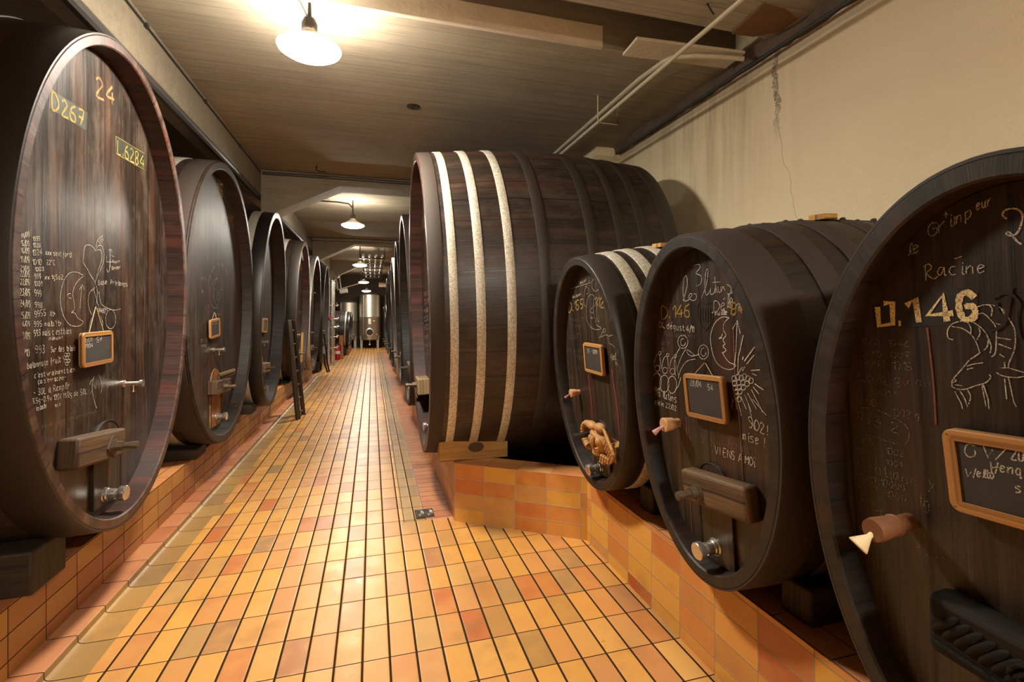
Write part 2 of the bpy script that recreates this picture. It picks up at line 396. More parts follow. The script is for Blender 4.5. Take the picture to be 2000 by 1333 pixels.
# ------------------------------------------------------------------ the room
Y0, Y1 = -3.6, 22.0
ZC = 3.09
def quad(mb, pts, uvf): mb.face(pts, [uvf(p) for p in pts])
xy = lambda p: (p[0], p[1])
fl = MB()
def floor_rect(mb, x0, x1, y0, y1, z=0.0): quad(mb, [(x0,y0,z),(x1,y0,z),(x1,y1,z),(x0,y1,z)], xy)
# the main tile field (left strip, channel and kerb at the right are laid separately)
floor_rect(fl, -1.04, .2, Y0, Y1)
floor_rect(fl, .2, 1.3, Y0, 2.722)
quad(fl, [(.2,2.722,0),(1.249,2.722,0),(.526,3.226,0),(.2,3.226,0)], xy)
floor_rect(fl, .2, .526, 3.226, 3.29)
floor_rect(fl, -3.3, -1.04, 11.66, Y1)
floor_rect(fl, .2, 2.6, 18.6, Y1)
struct('floor', fl, M_floor)
cv = MB()   # the coved gutter tiles at the foot of the left kerb
prof = [(-1.177, .034), (-1.176, .008), (-1.168, .001), (-1.15, -.002), (-1.06, -.002), (-1.04, 0)]
for (a, za), (b, zb) in zip(prof[:-1], prof[1:]):
    quad(cv, [(a,Y0,za),(b,Y0,zb),(b,11.66,zb),(a,11.66,za)], xy)
struct('trim_1', cv, M_cove)
kb = MB()
prof = [(-1.30, .036), (-1.185, .036), (-1.177, .034)]
for (a, za), (b, zb) in zip(prof[:-1], prof[1:]):
    quad(kb, [(a,Y0,za),(b,Y0,zb),(b,11.66,zb),(a,11.66,za)], xy)
quad(kb, [(-1.30,11.66,.036),(-1.30,11.66,0),(-1.177,11.66,0),(-1.177,11.66,.034)], xy)
struct('trim_2', kb, M_kerb)
ch = MB(); floor_rect(ch, .2, .347, 3.29, 18.6, -.003); struct('trim_3', ch, M_chan)
kr = MB(); floor_rect(kr, .347, .54, 3.29, 18.6, .001); struct('trim_4', kr, M_kerbR)

# plinths
ZL, ZR = .30, .383
pl = MB()
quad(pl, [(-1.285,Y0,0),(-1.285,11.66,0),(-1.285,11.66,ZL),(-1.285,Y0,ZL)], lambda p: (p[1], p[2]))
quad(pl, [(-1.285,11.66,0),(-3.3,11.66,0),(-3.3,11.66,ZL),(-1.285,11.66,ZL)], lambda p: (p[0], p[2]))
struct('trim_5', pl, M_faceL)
pt = MB(); quad(pt, [(-3.3,Y0,ZL),(-1.285,Y0,ZL),(-1.285,11.66,ZL),(-3.3,11.66,ZL)], lambda p: (p[1], p[0]))
struct('trim_6', pt, M_top)
# right: near plinth, oblique wall with its cap, far plinth
A, B = Vector((.526, 3.226, 0)), Vector((1.252, 2.722, 0))
ax = (B - A).normalized(); nrm = Vector((-ax.y, ax.x, 0)) * -1
if nrm.y < 0: nrm = -nrm
TH = .2
A2, B2 = A + nrm*TH + ax*.10, B + nrm*TH
pr = MB()
quad(pr, [(1.252,Y0,0),(1.252,2.722,0),(1.252,2.722,ZR),(1.252,Y0,ZR)], lambda p: (p[1], p[2]))
quad(pr, [(.526,18.6,0),(.526,3.226,0),(.526,3.226,ZR),(.526,18.6,ZR)], lambda p: (p[1], p[2]))
struct('trim_7', pr, M_face)
ob = MB()
ul = lambda p: ((Vector(p) - A).dot(ax), p[2])
quad(ob, [A, B, B + Vector((0,0,ZR)), A + Vector((0,0,ZR))], ul)
struct('trim_8', ob, tiles('oblique_face_tile', .2103, .0985, 0, -.0105, .0045, .0045, rgb('b8a488'), WALL_STOPS, 2.0, .4))
cp = MB(); zz = Vector((0, 0, ZR))
uc = lambda p: ((Vector(p) - A).dot(ax), (Vector(p) - A).dot(nrm))
B3 = Vector((1.252, 2.0, 0)); 
quad(cp, [A+zz, B+zz, B2+zz, A2+zz], uc)
struct('trim_9', cp, M_capob)
cq = MB()
quad(cq, [A2, B2, B2+zz, A2+zz], ul)
quad(cq, [(1.252,2.722,ZR),(2.45,2.722,ZR),(2.45,2.722,0),(1.252,2.722,0)], ul)
struct('trim_10', cq, M_concdark)
ct = MB()
quad(ct, [(1.252,Y0,ZR),(2.45,Y0,ZR),(2.45,2.722,ZR),(1.252,2.722,ZR)], lambda p: (p[1], p[0]))
quad(ct, [(.526,3.226,ZR),(A2.x,A2.y,ZR),(A2.x,18.6,ZR),(.526,18.6,ZR)], lambda p: (p[1], p[0]))
quad(ct, [(A2.x,4.1,ZR),(2.2,4.1,ZR),(2.2,18.6,ZR),(A2.x,18.6,ZR)], lambda p: (p[1], p[0]))
quad(ct, [(.526,18.6,0),(2.2,18.6,0),(2.2,18.6,ZR),(.526,18.6,ZR)], xy)
struct('trim_11', ct, M_top)
pit = MB()
quad(pit, [A2, B2 + Vector((0,0,0)), (2.46,2.722,0), (2.46,4.56,0), (.526,4.56,0), (.526,3.3,0)], xy)
quad(pit, [(A2.x,4.1,0),(2.2,4.1,0),(2.2,4.1,ZR),(A2.x,4.1,ZR)], xy)
struct('trim_12', pit, M_concdark)

# walls
w1 = MB(); w1.face([(2.45,Y0,0),(2.45,4.56,0),(2.45,4.56,ZC+.3),(2.45,Y0,ZC+.3)])
w1.face([(2.45,4.56,0),(2.2,4.56,0),(2.2,4.56,ZC+.3),(2.45,4.56,ZC+.3)])
w1.face([(2.2,4.56,0),(2.2,Y1,0),(2.2,Y1,ZC+.3),(2.2,4.56,ZC+.3)])
struct('wall_right', w1, M_plaster, smooth=0)
w2 = MB(); w2.face([(-3.3,Y0,0),(-3.3,Y1,0),(-3.3,Y1,ZC+.3),(-3.3,Y0,ZC+.3)]); struct('wall_left', w2, M_concdark, smooth=0)
w3 = MB(); w3.face([(-3.3,Y1,0),(2.6,Y1,0),(2.6,Y1,ZC+.3),(-3.3,Y1,ZC+.3)]); struct('wall_back', w3, M_concdark, smooth=0)
w4 = MB(); w4.face([(-3.3,Y0,0),(2.6,Y0,0),(2.6,Y0,ZC+.3),(-3.3,Y0,ZC+.3)]); struct('wall_front', w4, M_plaster, smooth=0)
# ceiling with the open expansion slot
ce = MB()
SA, SB, ZS = 2.49, 2.865, 3.34
def slab(y0, y1): ce.box(-3.4, 2.7, y0, y1, ZC, ZC + .45)
slab(Y0 - .1, SA); slab(SB, Y1 + .1)
ce.box(-3.4, -1.25, SA, SB, ZC, ZC + .45)
ce.box(-1.25, 2.7, SA, SB, ZS, ZC + .45)
struct('ceiling', ce, M_conc, smooth=0)
lip = MB()   # painted band on the far cheek of the slot
n = 60
top = [(-3.0 + i*(5.2/n), SB - .012 - .01*random.random(), ZC + .155 + .012*random.random()) for i in range(n + 1)]
lip.box(-1.25, 1.42, SB - .02, SB + .015, ZC - .012, ZC + .13)
struct('trim_13', lip, M_cream, bevel=.006)
# downstand beams
gb = MB(); gb.box(-1.46, -1.27, Y0, Y1, 2.80, ZC + .01)
struct('trim_14', gb, M_beam, smooth=0, bevel=.012)
bn = 15
for yb in (6.40, 11.62, 16.6):
    tb = MB(); xs = [-1.27, -.38, .6, 2.2]; zs = [2.52, 2.965, 2.965, 2.5]
    lo = [(x, z) for x, z in zip(xs, zs)]
    for (xa, za), (xb, zb) in zip(lo[:-1], lo[1:]):
        tb.face([(xa,yb,za),(xb,yb,zb),(xb,yb,ZC+.01),(xa,yb,ZC+.01)])
        tb.face([(xa,yb+.35,za),(xb,yb+.35,zb),(xb,yb+.35,ZC+.01),(xa,yb+.35,ZC+.01)])
        tb.face([(xa,yb,za),(xb,yb,zb),(xb,yb+.35,zb),(xa,yb+.35,za)])
    struct('trim_%d' % bn, tb, M_beam, smooth=0); bn += 1
co = MB()   # rough ledge in the corner of the right wall and the ceiling
rows = []
N = 160
for i in range(N + 1):
    y = Y0 + (4.55 - Y0) * i / N
    d = .05 + .025 * math.sin(i * .37) * math.sin(i * .11 + 1) + .008 * random.random(); e = .06 + .012 * random.random()
    rows.append([(2.46, y, ZC - e), (2.45 - d * .8, y, ZC - e), (2.45 - d, y, ZC - .02), (2.45 - d - .02, y, ZC + .01)])
co.grid(rows); struct('trim_%d' % bn, co, plain('grimy_ledge', rgb('57493a'), .85, 0, .006, 40, .5)); bn += 1
co2 = MB()
for a, b in ((2.40, 3.0),): co2.box(2.18, 2.22, 4.5, 4.6, 2.3, ZC)
cl = MB(); cl.box(-1.62, -1.30, 15.6, 16.1, 0, ZC); struct('trim_%d' % bn, cl, M_beam, bevel=.01); bn += 1

# ------------------------------------------------------------------ lamps
def lamp(x, y, z, p, label, conduit=True):
    r = empty('ceiling_lamp', (x, y, z), label=label, cat='lamp', group='lamps down the middle of the ceiling')
    up = Matrix.Rotation(-PI/2, 4, 'Y')
    MB().lathe([(.004, .150), (.012, .148), (.045, .10), (.07, .05), (.085, .045)], up, 32, False).build('shade', M_white, r)
    MB().lathe([(-.045, .02), (-.04, .08), (-.028, .13), (-.010, .160), (.0, .165), (.006, .155)], up, 32).build('glowing_globe', emis('lamp_glow_%d' % int(p), LAMP_COL, p / 1.55), r)
    MB().lathe([(.08, .04), (.13, .042), (.16, .03), (.17, .012), (ZC - z, .008)], up, 16).build('socket', M_iron, r)
    return r
LL = ['brightest round ceiling lamp, nearest above the tiled aisle', None, 'second round ceiling lamp, beyond the first beam beside a thin bent conduit',
      'third round ceiling lamp down the aisle, between the second lamp and the steel tank', 'fourth round ceiling lamp down the aisle, next to last before the tank', 'farthest round ceiling lamp, right above the steel tank at the end']
for (x, y, z, p), lb in zip(LAMPS, LL):
    lamp(x, y, z, p, lb or 'round ceiling lamp out of sight behind the viewer over the near tiles')

# ------------------------------------------------------------------ casks
class Cask:
    """axis along local +x (into the barrel), local z up the head from the bottom of the rim"""
    def __init__(c, side, X, yc, zc, ry, rz, tilt, L, label, bulge=.05, w=.06, d=.10, mats=(None,)*3, hoops=(), group='oval casks along the aisle', joints=24, bolts=0, pw=.12):
        c.ry, c.rz, c.L, c.b, c.w, c.d, c.side = ry, rz, L, bulge, w, d, side
        t = math.radians(tilt)
        c.root = empty('wine_cask', (X, yc, zc - rz*math.cos(t)), (0, -t, PI if side < 0 else 0), label, 'cask', group)
        c.M = Matrix.Translation(c.root.location) @ (Matrix.Rotation(PI if side < 0 else 0, 4, 'Z') @ Matrix.Rotation(-t, 4, 'Y'))
        c.Mi = c.M.inverted()
        sm, rm, hm = mats; N = 112
        def ring(x, off=0.0, rf=1.0, y=None):
            s = c.prof(x)
            return [Vector((x, (ry*s + off) * math.cos(2*PI*k/N) * rf, rz + (rz*s + off) * math.sin(2*PI*k/N) * rf)) for k in range(N)]
        c.ring = ring
        per = PI * (3*(ry+rz) - math.sqrt((3*ry+rz)*(ry+3*rz)))
        m = MB(); nx = 14
        xs = [L * i / nx for i in range(nx + 1)]
        m.grid([ring(x) for x in xs], True, lambda i, j: (per * j / N, xs[i]))
        m.ngon(ring(L), [(p.y, p.z) for p in ring(L)])
        m.build('staves', sm, c.root)
        # rim: chime face, rounded inner lip and inner wall
        m = MB()
        def iring(x, ww): return [Vector((x, (ry*c.prof(max(x, 0)) - ww) * math.cos(2*PI*k/N), rz + (rz*c.prof(max(x, 0)) - ww) * math.sin(2*PI*k/N))) for k in range(N)]
        rr = [(.012, -.0015), (.002, .001), (-.002, .006), (-.002, w*.88), (.004, w)]
        rv = [0, .01, .015, w, w + .01, w + d + .02]
        m.grid([iring(a, b) for a, b in rr], True, lambda i, j: (per * j / N, rv[i]))
        m.build('rim', rm, c.root)
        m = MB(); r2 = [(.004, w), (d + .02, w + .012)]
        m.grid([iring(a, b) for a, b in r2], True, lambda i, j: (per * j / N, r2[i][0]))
        m.build('shaded_rim_wall', M_recess_shaded_red if rm is M_rimred else M_recess_shaded, c.root)  # inner wall of the rim, its shade painted in by a darker material
        # head boards
        m = MB(); hp = [Vector((d, (ry - w - .004) * math.cos(2*PI*k/N), rz + (rz - w - .004) * math.sin(2*PI*k/N))) for k in range(N)]
        m.ngon(hp, [(p.y, p.z) for p in hp], flip=True)
        m.build('head', hm, c.root, smooth=0)
        for h in hoops:
            u0, u1, mat = h[0], h[1], h[2]; th = h[3] if len(h) > 3 else .005
            m = MB()
            xs2 = [u0, u0, u0 + .002, (u0+u1)/2, u1 - .002, u1, u1]; of = [-.002, th - .001, th, th, th, th - .001, -.002]
            m.grid([ring(x, o) for x, o in zip(xs2, of)], True, lambda i, j: (per * j / N, xs2[i]))
            if bolts:
                for k in range(bolts):
                    a = PI/2 + (k - (bolts-1)/2) * .16
                    s = c.prof(u0)
                    m.ball(((u0+u1)/2, (ry*s + th) * math.cos(a), rz + (rz*s + th) * math.sin(a)), (.011, .011, .008), n=8, m=5)
            m.build('hoop', mat, c.root)
    def prof(c, x): return 1 + c.b * math.sin(PI * min(1, max(0, x / c.L)))
    def px(c, px, py, x=None):
        """local point where the line of sight through (px, py) meets the plane x of the cask"""
        x = c.d if x is None else x
        o = c.Mi @ Vector((0, 0, H)); r = c.Mi.to_3x3() @ ray(px, py)
        t = (x - o.x) / r.x
        return o + r * t
    # ---- fittings
    def arched(c, name, yc, z0, z1, hw, mat, x0, x1, edge=None):
        m = MB(); n = 16
        pts = [(yc - hw, z0), (yc + hw, z0)] + [(yc + hw*math.cos(PI*k/n), z1 - hw + hw*math.sin(PI*k/n)) for k in range(n + 1)]
        f = [Vector((x0, y, z)) for y, z in pts]; b = [Vector((x1, y, z)) for y, z in pts]
        m.ngon(f, [(p.y, p.z) for p in f]); m.grid([f, b], True, lambda i, j: (j*.02, i*.02))
        o = m.build(name, mat, c.root)
        if edge:
            m = MB(); arc = [Vector((x0 - .001, y, z)) for y, z in [(yc + hw, z0)] + pts[2:] + [(yc - hw, z0)]]
            m.tube(arc, .0028, 6); m.build('door_seal', edge, o)
        return o
    def bar(c, p, q, h, th, mat, x0=None, name='crossbar', bev=.008):
        """block from local (y,z) p to q, height h, standing th proud of the head"""
        x1 = c.d; x0 = x1 - th
        p = Vector((0,) + tuple(p)); q = Vector((0,) + tuple(q)); a = (q - p); L = a.length; a.normalize()
        b = Vector((1, 0, 0)).cross(a)
        M = Matrix((( 1, a.x, b.x, x0), (0, a.y, b.y, p.y), (0, a.z, b.z, p.z), (0, 0, 0, 1)))
        sgn = 1 if b.z > 0 else -1
        m = MB(); m.box(0, th, 0, L, -h/2, h/2, M)
        return m.build(name, mat, c.root, bevel=bev)
    def lat(c, name, at, prof, mat, parent=None, n=18, dy=0.0, dz=0.0):
        """turned piece sticking out of the head; prof (distance out, radius)"""
        d = Vector((-1, dy, dz)).normalized()
        M = Matrix.Translation(at) @ d.to_track_quat('X', 'Z').to_matrix().to_4x4()
        return MB().lathe(prof, M, n).build(name, mat, parent or c.root, smooth=40)
    def outlet(c, y, z, s=1.0):
        P = Vector((c.d, y, z))
        return c.lat('outlet_valve', P, [(0, .034*s), (.008*s, .034*s), (.012*s, .028*s), (.02*s, .028*s), (.024*s, .024*s), (.05*s, .0235*s), (.052*s, .019*s), (.062*s, .019*s), (.064*s, .03*s), (.067*s, .032*s), (.088*s, .032*s), (.091*s, .029*s)], M_steel, n=24)
    def sampler(c, y, z, s=1.0):
        P = Vector((c.d, y, z))
        o = c.lat('sampling_tap', P, [(0, .017*s), (.008*s, .017*s), (.012*s, .011*s), (.07*s, .011*s), (.074*s, .018*s), (.086*s, .018*s)], M_steel)
        m = MB(); m.tube([(c.d - .045*s, y, z - .008*s), (c.d - .045*s, y, z - .036*s)], .004*s, 8); m.tube([(c.d - .045*s, y, z - .036*s), (c.d - .045*s, y, z - .042*s)], .009*s, 10)
        m.build('spout', M_steel, o)
        return o
    def bolt(c, y, z, s=1.0, th=.06, plate=None):
        P = Vector((c.d - th, y, z))
        o = c.lat('clamp_bolt', P, [(0, .028*s), (.006*s, .028*s), (.007*s, .02*s), (.03*s, .02*s), (.031*s, .012*s), (.055*s, .012*s), (.056*s, .015*s), (.078*s, .015*s), (.08*s, .012*s)], M_bolt, n=6 if s > 1.05 else 14)
        return o

def P(c, x, y, d=None):
    v = c.px(x, y, d); return (v.y, v.z)
HB, HK, HG, HR = M_hoopbrown, M_hoopblack, M_galv, M_hoopdark
# --- left row
L1 = Cask(-1, -1.10, 2.692, 1.507, .768, 1.098, 0, 1.9, 'huge cask painted 24 at the left edge, chalk notes and moon face on its head', bulge=.035, w=.044, d=.088, mats=(M_stave, M_rimred, M_headred),
          hoops=((.0, .17, HK, .006), (.30, .42, HK, .006), (.62, .70, HK), (1.2, 1.28, HK), (1.5, 1.6, HK)), group='left row of oval casks')
L2 = Cask(-1, -1.15, 4.50, 1.469, .935, 1.124, .3, 1.9, 'cask painted 25 in yellow, second in the left row, pale wooden hatch', bulge=.008, w=.06, d=.088, mats=(M_stavebig, M_rim, M_headmid),
          hoops=((.02, .15, HB, .006), (.21, .30, HG, .006), (.7, .78, HK), (1.2, 1.28, HK)), group='left row of oval casks')
L3 = Cask(-1, -1.13, 6.224, 1.432, .735, 1.110, 2, 1.8, 'third cask of the left row, just before the ladder, small slate on a black head', bulge=.008, w=.06, d=.13, mats=(M_stave, M_rim, M_headmid),
          hoops=((.0, .125, HK, .005), (.13, .22, HG, .005), (.7, .8, HK)), group='left row of oval casks')
L4 = Cask(-1, -1.13, 8.668, 1.428, .834, 1.141, 2, 1.8, 'fourth cask of the left row, past the ladder, grey rag under its top rim', bulge=.03, w=.07, d=.11, mats=(M_stave, M_rimred, M_headmid),
          hoops=((.0, .13, HR), (.22, .33, HG), (.7, .8, HK)), group='left row of oval casks')
L5 = Cask(-1, -1.13, 10.54, 1.40, .90, 1.140, 2, 1.8, 'fifth left cask, pale worn staves at its top, last one on the tiled plinth', bulge=.02, w=.07, d=.11, mats=(M_stavebig, M_rimred, M_head),
          hoops=((.0, .085, HG), (.10, .20, HG), (.7, .8, HK)), group='left row of oval casks')
L6 = Cask(-1, -1.13, 12.75, 1.38, .80, 1.190, 2, 1.8, 'black cask next to the steel pipework, beyond the end of the left plinth', bulge=.02, w=.06, d=.10, mats=(M_stave, M_rimdark, M_head),
          hoops=((.0, .12, HK), (.2, .3, HK), (.7, .8, HK)), group='left row of oval casks')
# --- right near row
R1 = Cask(1, 1.14, 2.395, 1.059, .430, .613, 5.3, 1.1, 'small cask with a carved face on its crossbar and three white hoops', bulge=.06, w=.043, d=.058, mats=(M_stave, M_rimdark, M_head),
          hoops=((.0, .10, HR, .005), (.125, .185, HG), (.235, .295, HG), (.37, .43, HG), (.68, .74, HG)), group='near casks on the right', bolts=0)
R2 = Cask(1, 1.14, 1.495, 1.033, .389, .616, 4.3, 1.1, 'dark cask chalked les 3 lutins, second from the right edge, with a dated slate', bulge=.06, w=.043, d=.058, mats=(M_stave, M_rimdark, M_head),
          hoops=((.0, .155, HB, .005), (.25, .34, HB), (.42, .50, HB), (.62, .70, HB), (.78, .85, HB), (.95, 1.08, HB)), group='near casks on the right', bolts=3)
R3 = Cask(1, 1.14, .60, .995, .405, .657, 4.3, 1.1, 'cask cut off by the right edge, stencilled 0.146 in cream beside a chalk ram', bulge=.06, w=.043, d=.058, mats=(M_stave, M_rimdark, M_head),
          hoops=((.0, .155, HR, .005), (.26, .35, HB), (.5, .6, HB), (.95, 1.08, HB)), group='near casks on the right', bolts=5)
# --- the big one and the row behind it
BG = Cask(1, .36, 3.682, 1.453, .775, 1.085, 1.7, 1.74, 'huge cask in the middle with three white hoops around its near end', bulge=.055, w=.055, d=.10, mats=(M_stavebig, M_rimred, M_headred),
          hoops=((.0, .085, HB, .006), (.115, .165, HG), (.275, .33, HG), (.465, .52, HG), (.68, .75, HR), (1.02, 1.09, HR), (1.24, 1.30, HR), (1.42, 1.48, HR), (1.62, 1.73, HR)), group='right row of oval casks')
R = []
for k, (yc, ry, zb, zt, rm, hp, lb) in enumerate((
        (5.27, .72, .42, 2.41, M_rim, ((.0,.10,HB),(.16,.24,HK),(.5,.58,HK)), 'first cask behind the huge white-hooped one, tallest dark rim left of it'),
        (6.67, .60, .43, 2.34, M_rimdark, ((.0,.09,HK),(.16,.22,HK)), 'second cask behind the huge white-hooped one, narrow with a thin lit rim'),
        (8.02, .66, .42, 2.27, M_rim, ((.0,.12,HG),(.18,.26,HK)), 'third cask behind the huge one, its front hoop pale grey'),
        (9.52, .72, .38, 2.20, M_rimdark, ((.0,.10,HK),(.14,.22,HG)), 'fourth cask behind the huge one, pale hoop just past its rim'),
        (11.05, .70, .38, 2.16, M_rimdark, ((.0,.10,HK),(.2,.3,HK)), 'fifth cask behind the huge one, last of the tall ones on the right'),
        (12.45, .60, .40, 1.62, M_rimdark, ((.0,.10,HK),(.2,.3,HK)), 'nearest of the three low casks far down the aisle on the right'),
        (13.80, .60, .40, 1.60, M_rimdark, ((.0,.10,HK),(.2,.3,HK)), 'middle of the three low casks far down the aisle on the right'),
        (15.15, .60, .40, 1.60, M_rimdark, ((.0,.10,HK),(.2,.3,HK)), 'last of the three low casks on the right, nearest the end wall'))):
    zc_ = (zb + zt) / 2
    c_ = Cask(1, .36, yc, zc_, ry, (zt - zb) / 2, 2, 1.45, lb, bulge=.02, w=.055, d=.09, mats=(M_stave, rm, M_head), hoops=hp, group='right row of oval casks')
    R.append(c_)
FC = []
for yc, lb in ((17.75, 'low black cask with white hoops, at the left end of the aisle'), (19.3, 'low black cask behind its twin, beside the left steel tank')):
    FC.append(Cask(-1, -.76, yc, .86, .72, .60, 2, 1.5, lb, bulge=.05, w=.05, d=.08, mats=(M_stave, M_rimdark, M_head), hoops=((.0,.08,HK),(.11,.15,HG),(.27,.31,HK),(.6,.66,HK),(1.0,1.06,HK)), group='low casks at the far left end'))

# fittings by cask -----------------------------------------------------------
def fit_generic(c, door=M_head, barm=M_bar, k=1.0, arched=True, hb=.2, samp=True):
    rz = c.rz
    if arched: c.arched('door', 0, c.w + .06, rz*.52, .13*k, door, c.d - .012, c.d, M_iron)
    c.bar((-.19*k, rz*.38), (.19*k, rz*.40), .11*k, .075, barm)
    c.bolt(.02, rz*.39, 1.1*k, .075)
    c.outlet(0, rz*.17, k)
    if samp: c.sampler(-.05 if c.side > 0 else .05, rz*.66, k)
fit_generic(L2, M_door, M_bar)
m = MB(); m.tube([(L2.d-.03, -.05, .50), (L2.d-.11, -.13, .53)], .012); m.tube([(L2.d-.03, .0, .53), (L2.d-.12, -.10, .56)], .014)
m.build('wooden_wedge', M_barpale, L2.root)
fit_generic(L3, M_door, M_barpale)
fit_generic(L4, M_head, M_barpale)
m = MB(); m.box(L4.d - .1, L4.d - .07, -.24, -.20, .28, .78); m.build('pale_lath', M_pine, L4.root)
fit_generic(L5, M_head, M_barpale)
L5.sampler(0, 1.55, 1.0)
fit_generic(L6, M_head, M_bardark)
for c_ in R: fit_generic(c_, M_head, M_bar, .85, samp=False)
for c_ in FC: fit_generic(c_, M_head, M_bar, .7, samp=False)
# big cask: door far inside the head, pale block with a bolt
b = BG; b.arched('door', 0, .12, .62, .15, M_headred, b.d - .012, b.d, M_iron)
v = P(b, 838, 790); b.bar((v[0] - .12, .42), (v[0] + .10, .42), .13, .10, M_barpale)
b.bolt(v[0] - .02, .43, 1.1, .10); b.outlet(0, .17)
m = MB(); s_ = b.prof(.68); m.lathe([(0, .036), (.03, .034), (.034, .03)], Matrix.Translation((.66, .12, b.rz + b.rz*s_*.987)) @ Matrix.Rotation(-PI/2, 4, 'Y'), 20)
m.build('bung', M_pine, b.root)
# cask 24
c = L1
v = P(c, 205, 855); c.arched('door', v[0], c.w + .05, P(c, 195, 826)[1], .12, M_headmid, c.d - .01, c.d, M_iron)
p, q = P(c, 150, 888, c.d - .07), P(c, 244, 862, c.d - .07)
c.bar(p, q, .125, .075, M_bar, bev=.012)
v = P(c, 222, 872, c.d - .08); c.lat('bolt_plate', Vector((c.d - .075, v[0], v[1])), [(0, .05), (.008, .05)], M_bolt, n=4)
c.bolt(v[0], v[1], 1.15, .082)
v = P(c, 200, 967); c.outlet(v[0], v[1], 1.05)
v = P(c, 240, 750); c.sampler(v[0], v[1], 1.0)
# cask les 3 lutins
c = R2
y0, _ = P(c, 1372, 1000); y1, _ = P(c, 1433, 1000)
zt = P(c, 1400, 908)[1]
c.arched('door', (y0+y1)/2, c.w + .02, zt, abs(y1-y0)/2, M_head, c.d - .008, c.d, M_iron)
p, q = P(c, 1336, 945, c.d - .05), P(c, 1462, 990, c.d - .05)
o = c.bar(p, q, .115, .06, M_bar, bev=.012)
v = P(c, 1362, 962, c.d - .06); c.bolt(v[0], v[1], 1.05, .06)
v = P(c, 1400, 1068); c.outlet(v[0], v[1], .95)
def peg(c, x, y, mats, s=1.0, tipm=None, tipd=(0, -.03)):
    v = P(c, x, y)
    o = c.lat('wooden_spigot', Vector((c.d, v[0], v[1])), [(0, .019*s), (.03*s, .021*s), (.032*s, .026*s), (.075*s, .031*s), (.078*s, .028*s)], mats[0], n=20)
    t = MB(); B = Vector((c.d - .07*s, v[0], v[1] - .004))
    t.tube([B, B + Vector((-.022*s, .008*s, -.010*s)), B + Vector((-.05*s, .012*s, -.028*s))], [.006*s, .007*s, .013*s], 10)
    t.build('spigot_peg', mats[1], o)
peg(R2, 1326, 826, (M_cork, M_pinktip), .9)
# cask with the carving
c = R1
v = P(c, 1180, 914)
c.arched('door', v[0] - .01, c.w + .02, .36, .085, M_headmid, c.d - .01, c.d, M_iron)
v = P(c, 1176, 913); c.outlet(v[0], v[1], .95)
peg(R1, 1132, 766, (M_cork, M_wine), .75)
o_ = c.px(1166, 856, c.d - .07)
def carving(c, o):
    m = MB(); Y = lambda a: o.y - .022 - a * 1.3     # +a = towards the viewer (right in the photo)
    def e(a, z, x, ra, rz_, rx, rot=0):
        M = Matrix.Translation((o.x + x, Y(a), o.z + z)) @ Matrix.Rotation(rot, 4, 'X')
        m.ball((0, 0, 0), (rx, ra, rz_), M, 18, 11)
    e(.01, -.004, .01, .080, .064, .042)                     # head
    e(.005, .026, -.026, .046, .016, .014, .2)               # brow
    e(.040, .004, -.030, .020, .020, .014)                   # cheek
    e(-.030, .000, -.026, .020, .020, .014)                  # cheek
    e(.008, -.004, -.040, .011, .028, .016, .15)             # nose
    e(.006, -.036, -.028, .030, .008, .014); e(.004, -.050, -.026, .026, .009, .014)   # lips
    e(-.002, -.066, -.012, .036, .018, .026)                 # chin
    e(-.045, .058, -.006, .046, .022, .026, .15); e(.025, .066, -.006, .040, .024, .028)   # curls on the forehead
    for k in range(12):                                      # curly locks round the left side
        a = 1.2 + k * .32
        e(-.085 + .045*math.cos(a), -.004 + .062*math.sin(a), -.004, .017, .016, .022)
    for k in range(6):                                       # hair sweeping down at the right
        pts = [Vector((o.x - .008 - .002*k, Y(.060 + .012*k + .022*math.sin(t*2.4)), o.z + .070 - .012*k - t*.060)) for t in (0, .3, .6, .9, 1.2, 1.5)]
        m.tube(pts, [.006, .009, .010, .009, .008, .005], 10)
    for k in range(10):                                      # bunch of grapes under the ear
        e(.040 + .019*(k % 4) - .006*(k//4), -.070 - .016*(k // 4), -.014, .011, .011, .012)
    return m
o = carving(c, o_).build('carved_face', M_carve, c.root)
rm_ = o.modifiers.new('fuse', 'REMESH'); rm_.mode = 'VOXEL'; rm_.voxel_size = .0024; rm_.use_smooth_shade = True
sm_ = o.modifiers.new('soften', 'SMOOTH'); sm_.factor = .5; sm_.iterations = 1
m = MB(); m.box(c.d - .062, c.d, o_.y - .175, o_.y + .06, o_.z - .085, o_.z - .002); m.build('crossbar', M_carve, c.root, bevel=.006)
m = MB(); m.box(c.d - .16, c.d - .05, o_.y + .075, o_.y + .105, o_.z - .012, o_.z + .012); m.build('clamp_bolt', M_iron, c.root, bevel=.003)
# cask 0.146
c = R3
p, q = P(c, 1815, 1208, c.d - .055), P(c, 2030, 1290, c.d - .055)
o = c.bar(p, (p[0] - .34, q[1] if False else p[1] - .012), .125, .065, M_bardark, bev=.016)
rel = MB(); bx = c.d - .068
for k in range(7):
    rel.ball((0, 0, 0), (.007, .008, .036), Matrix.Translation((bx + .002, p[0] - .035 - .020*k, p[1] + .012 - .003*k)) @ Matrix.Rotation(.75, 4, 'X'), 12, 9)
    rel.ball((0, 0, 0), (.006, .006, .022), Matrix.Translation((bx + .002, p[0] - .030 - .020*k, p[1] - .038 - .002*k)) @ Matrix.Rotation(1.9, 4, 'X'), 12, 9)
sp = [(bx - .003, p[0] - .175 + .035*math.cos(a)*(1 - a/14), p[1] - .012 + .035*math.sin(a)*(1 - a/14)) for a in [i*.4 for i in range(28)]]
rel.tube(sp, .005, 6); rel.build('carved_leaf', M_bardark, o)
v = (p[0] - .27, p[1] - .03)
c.arched('door', p[0] - .235, c.w + .02, P(c, 1975, 1200)[1], .105, M_door, c.d - .006, c.d, M_galv)
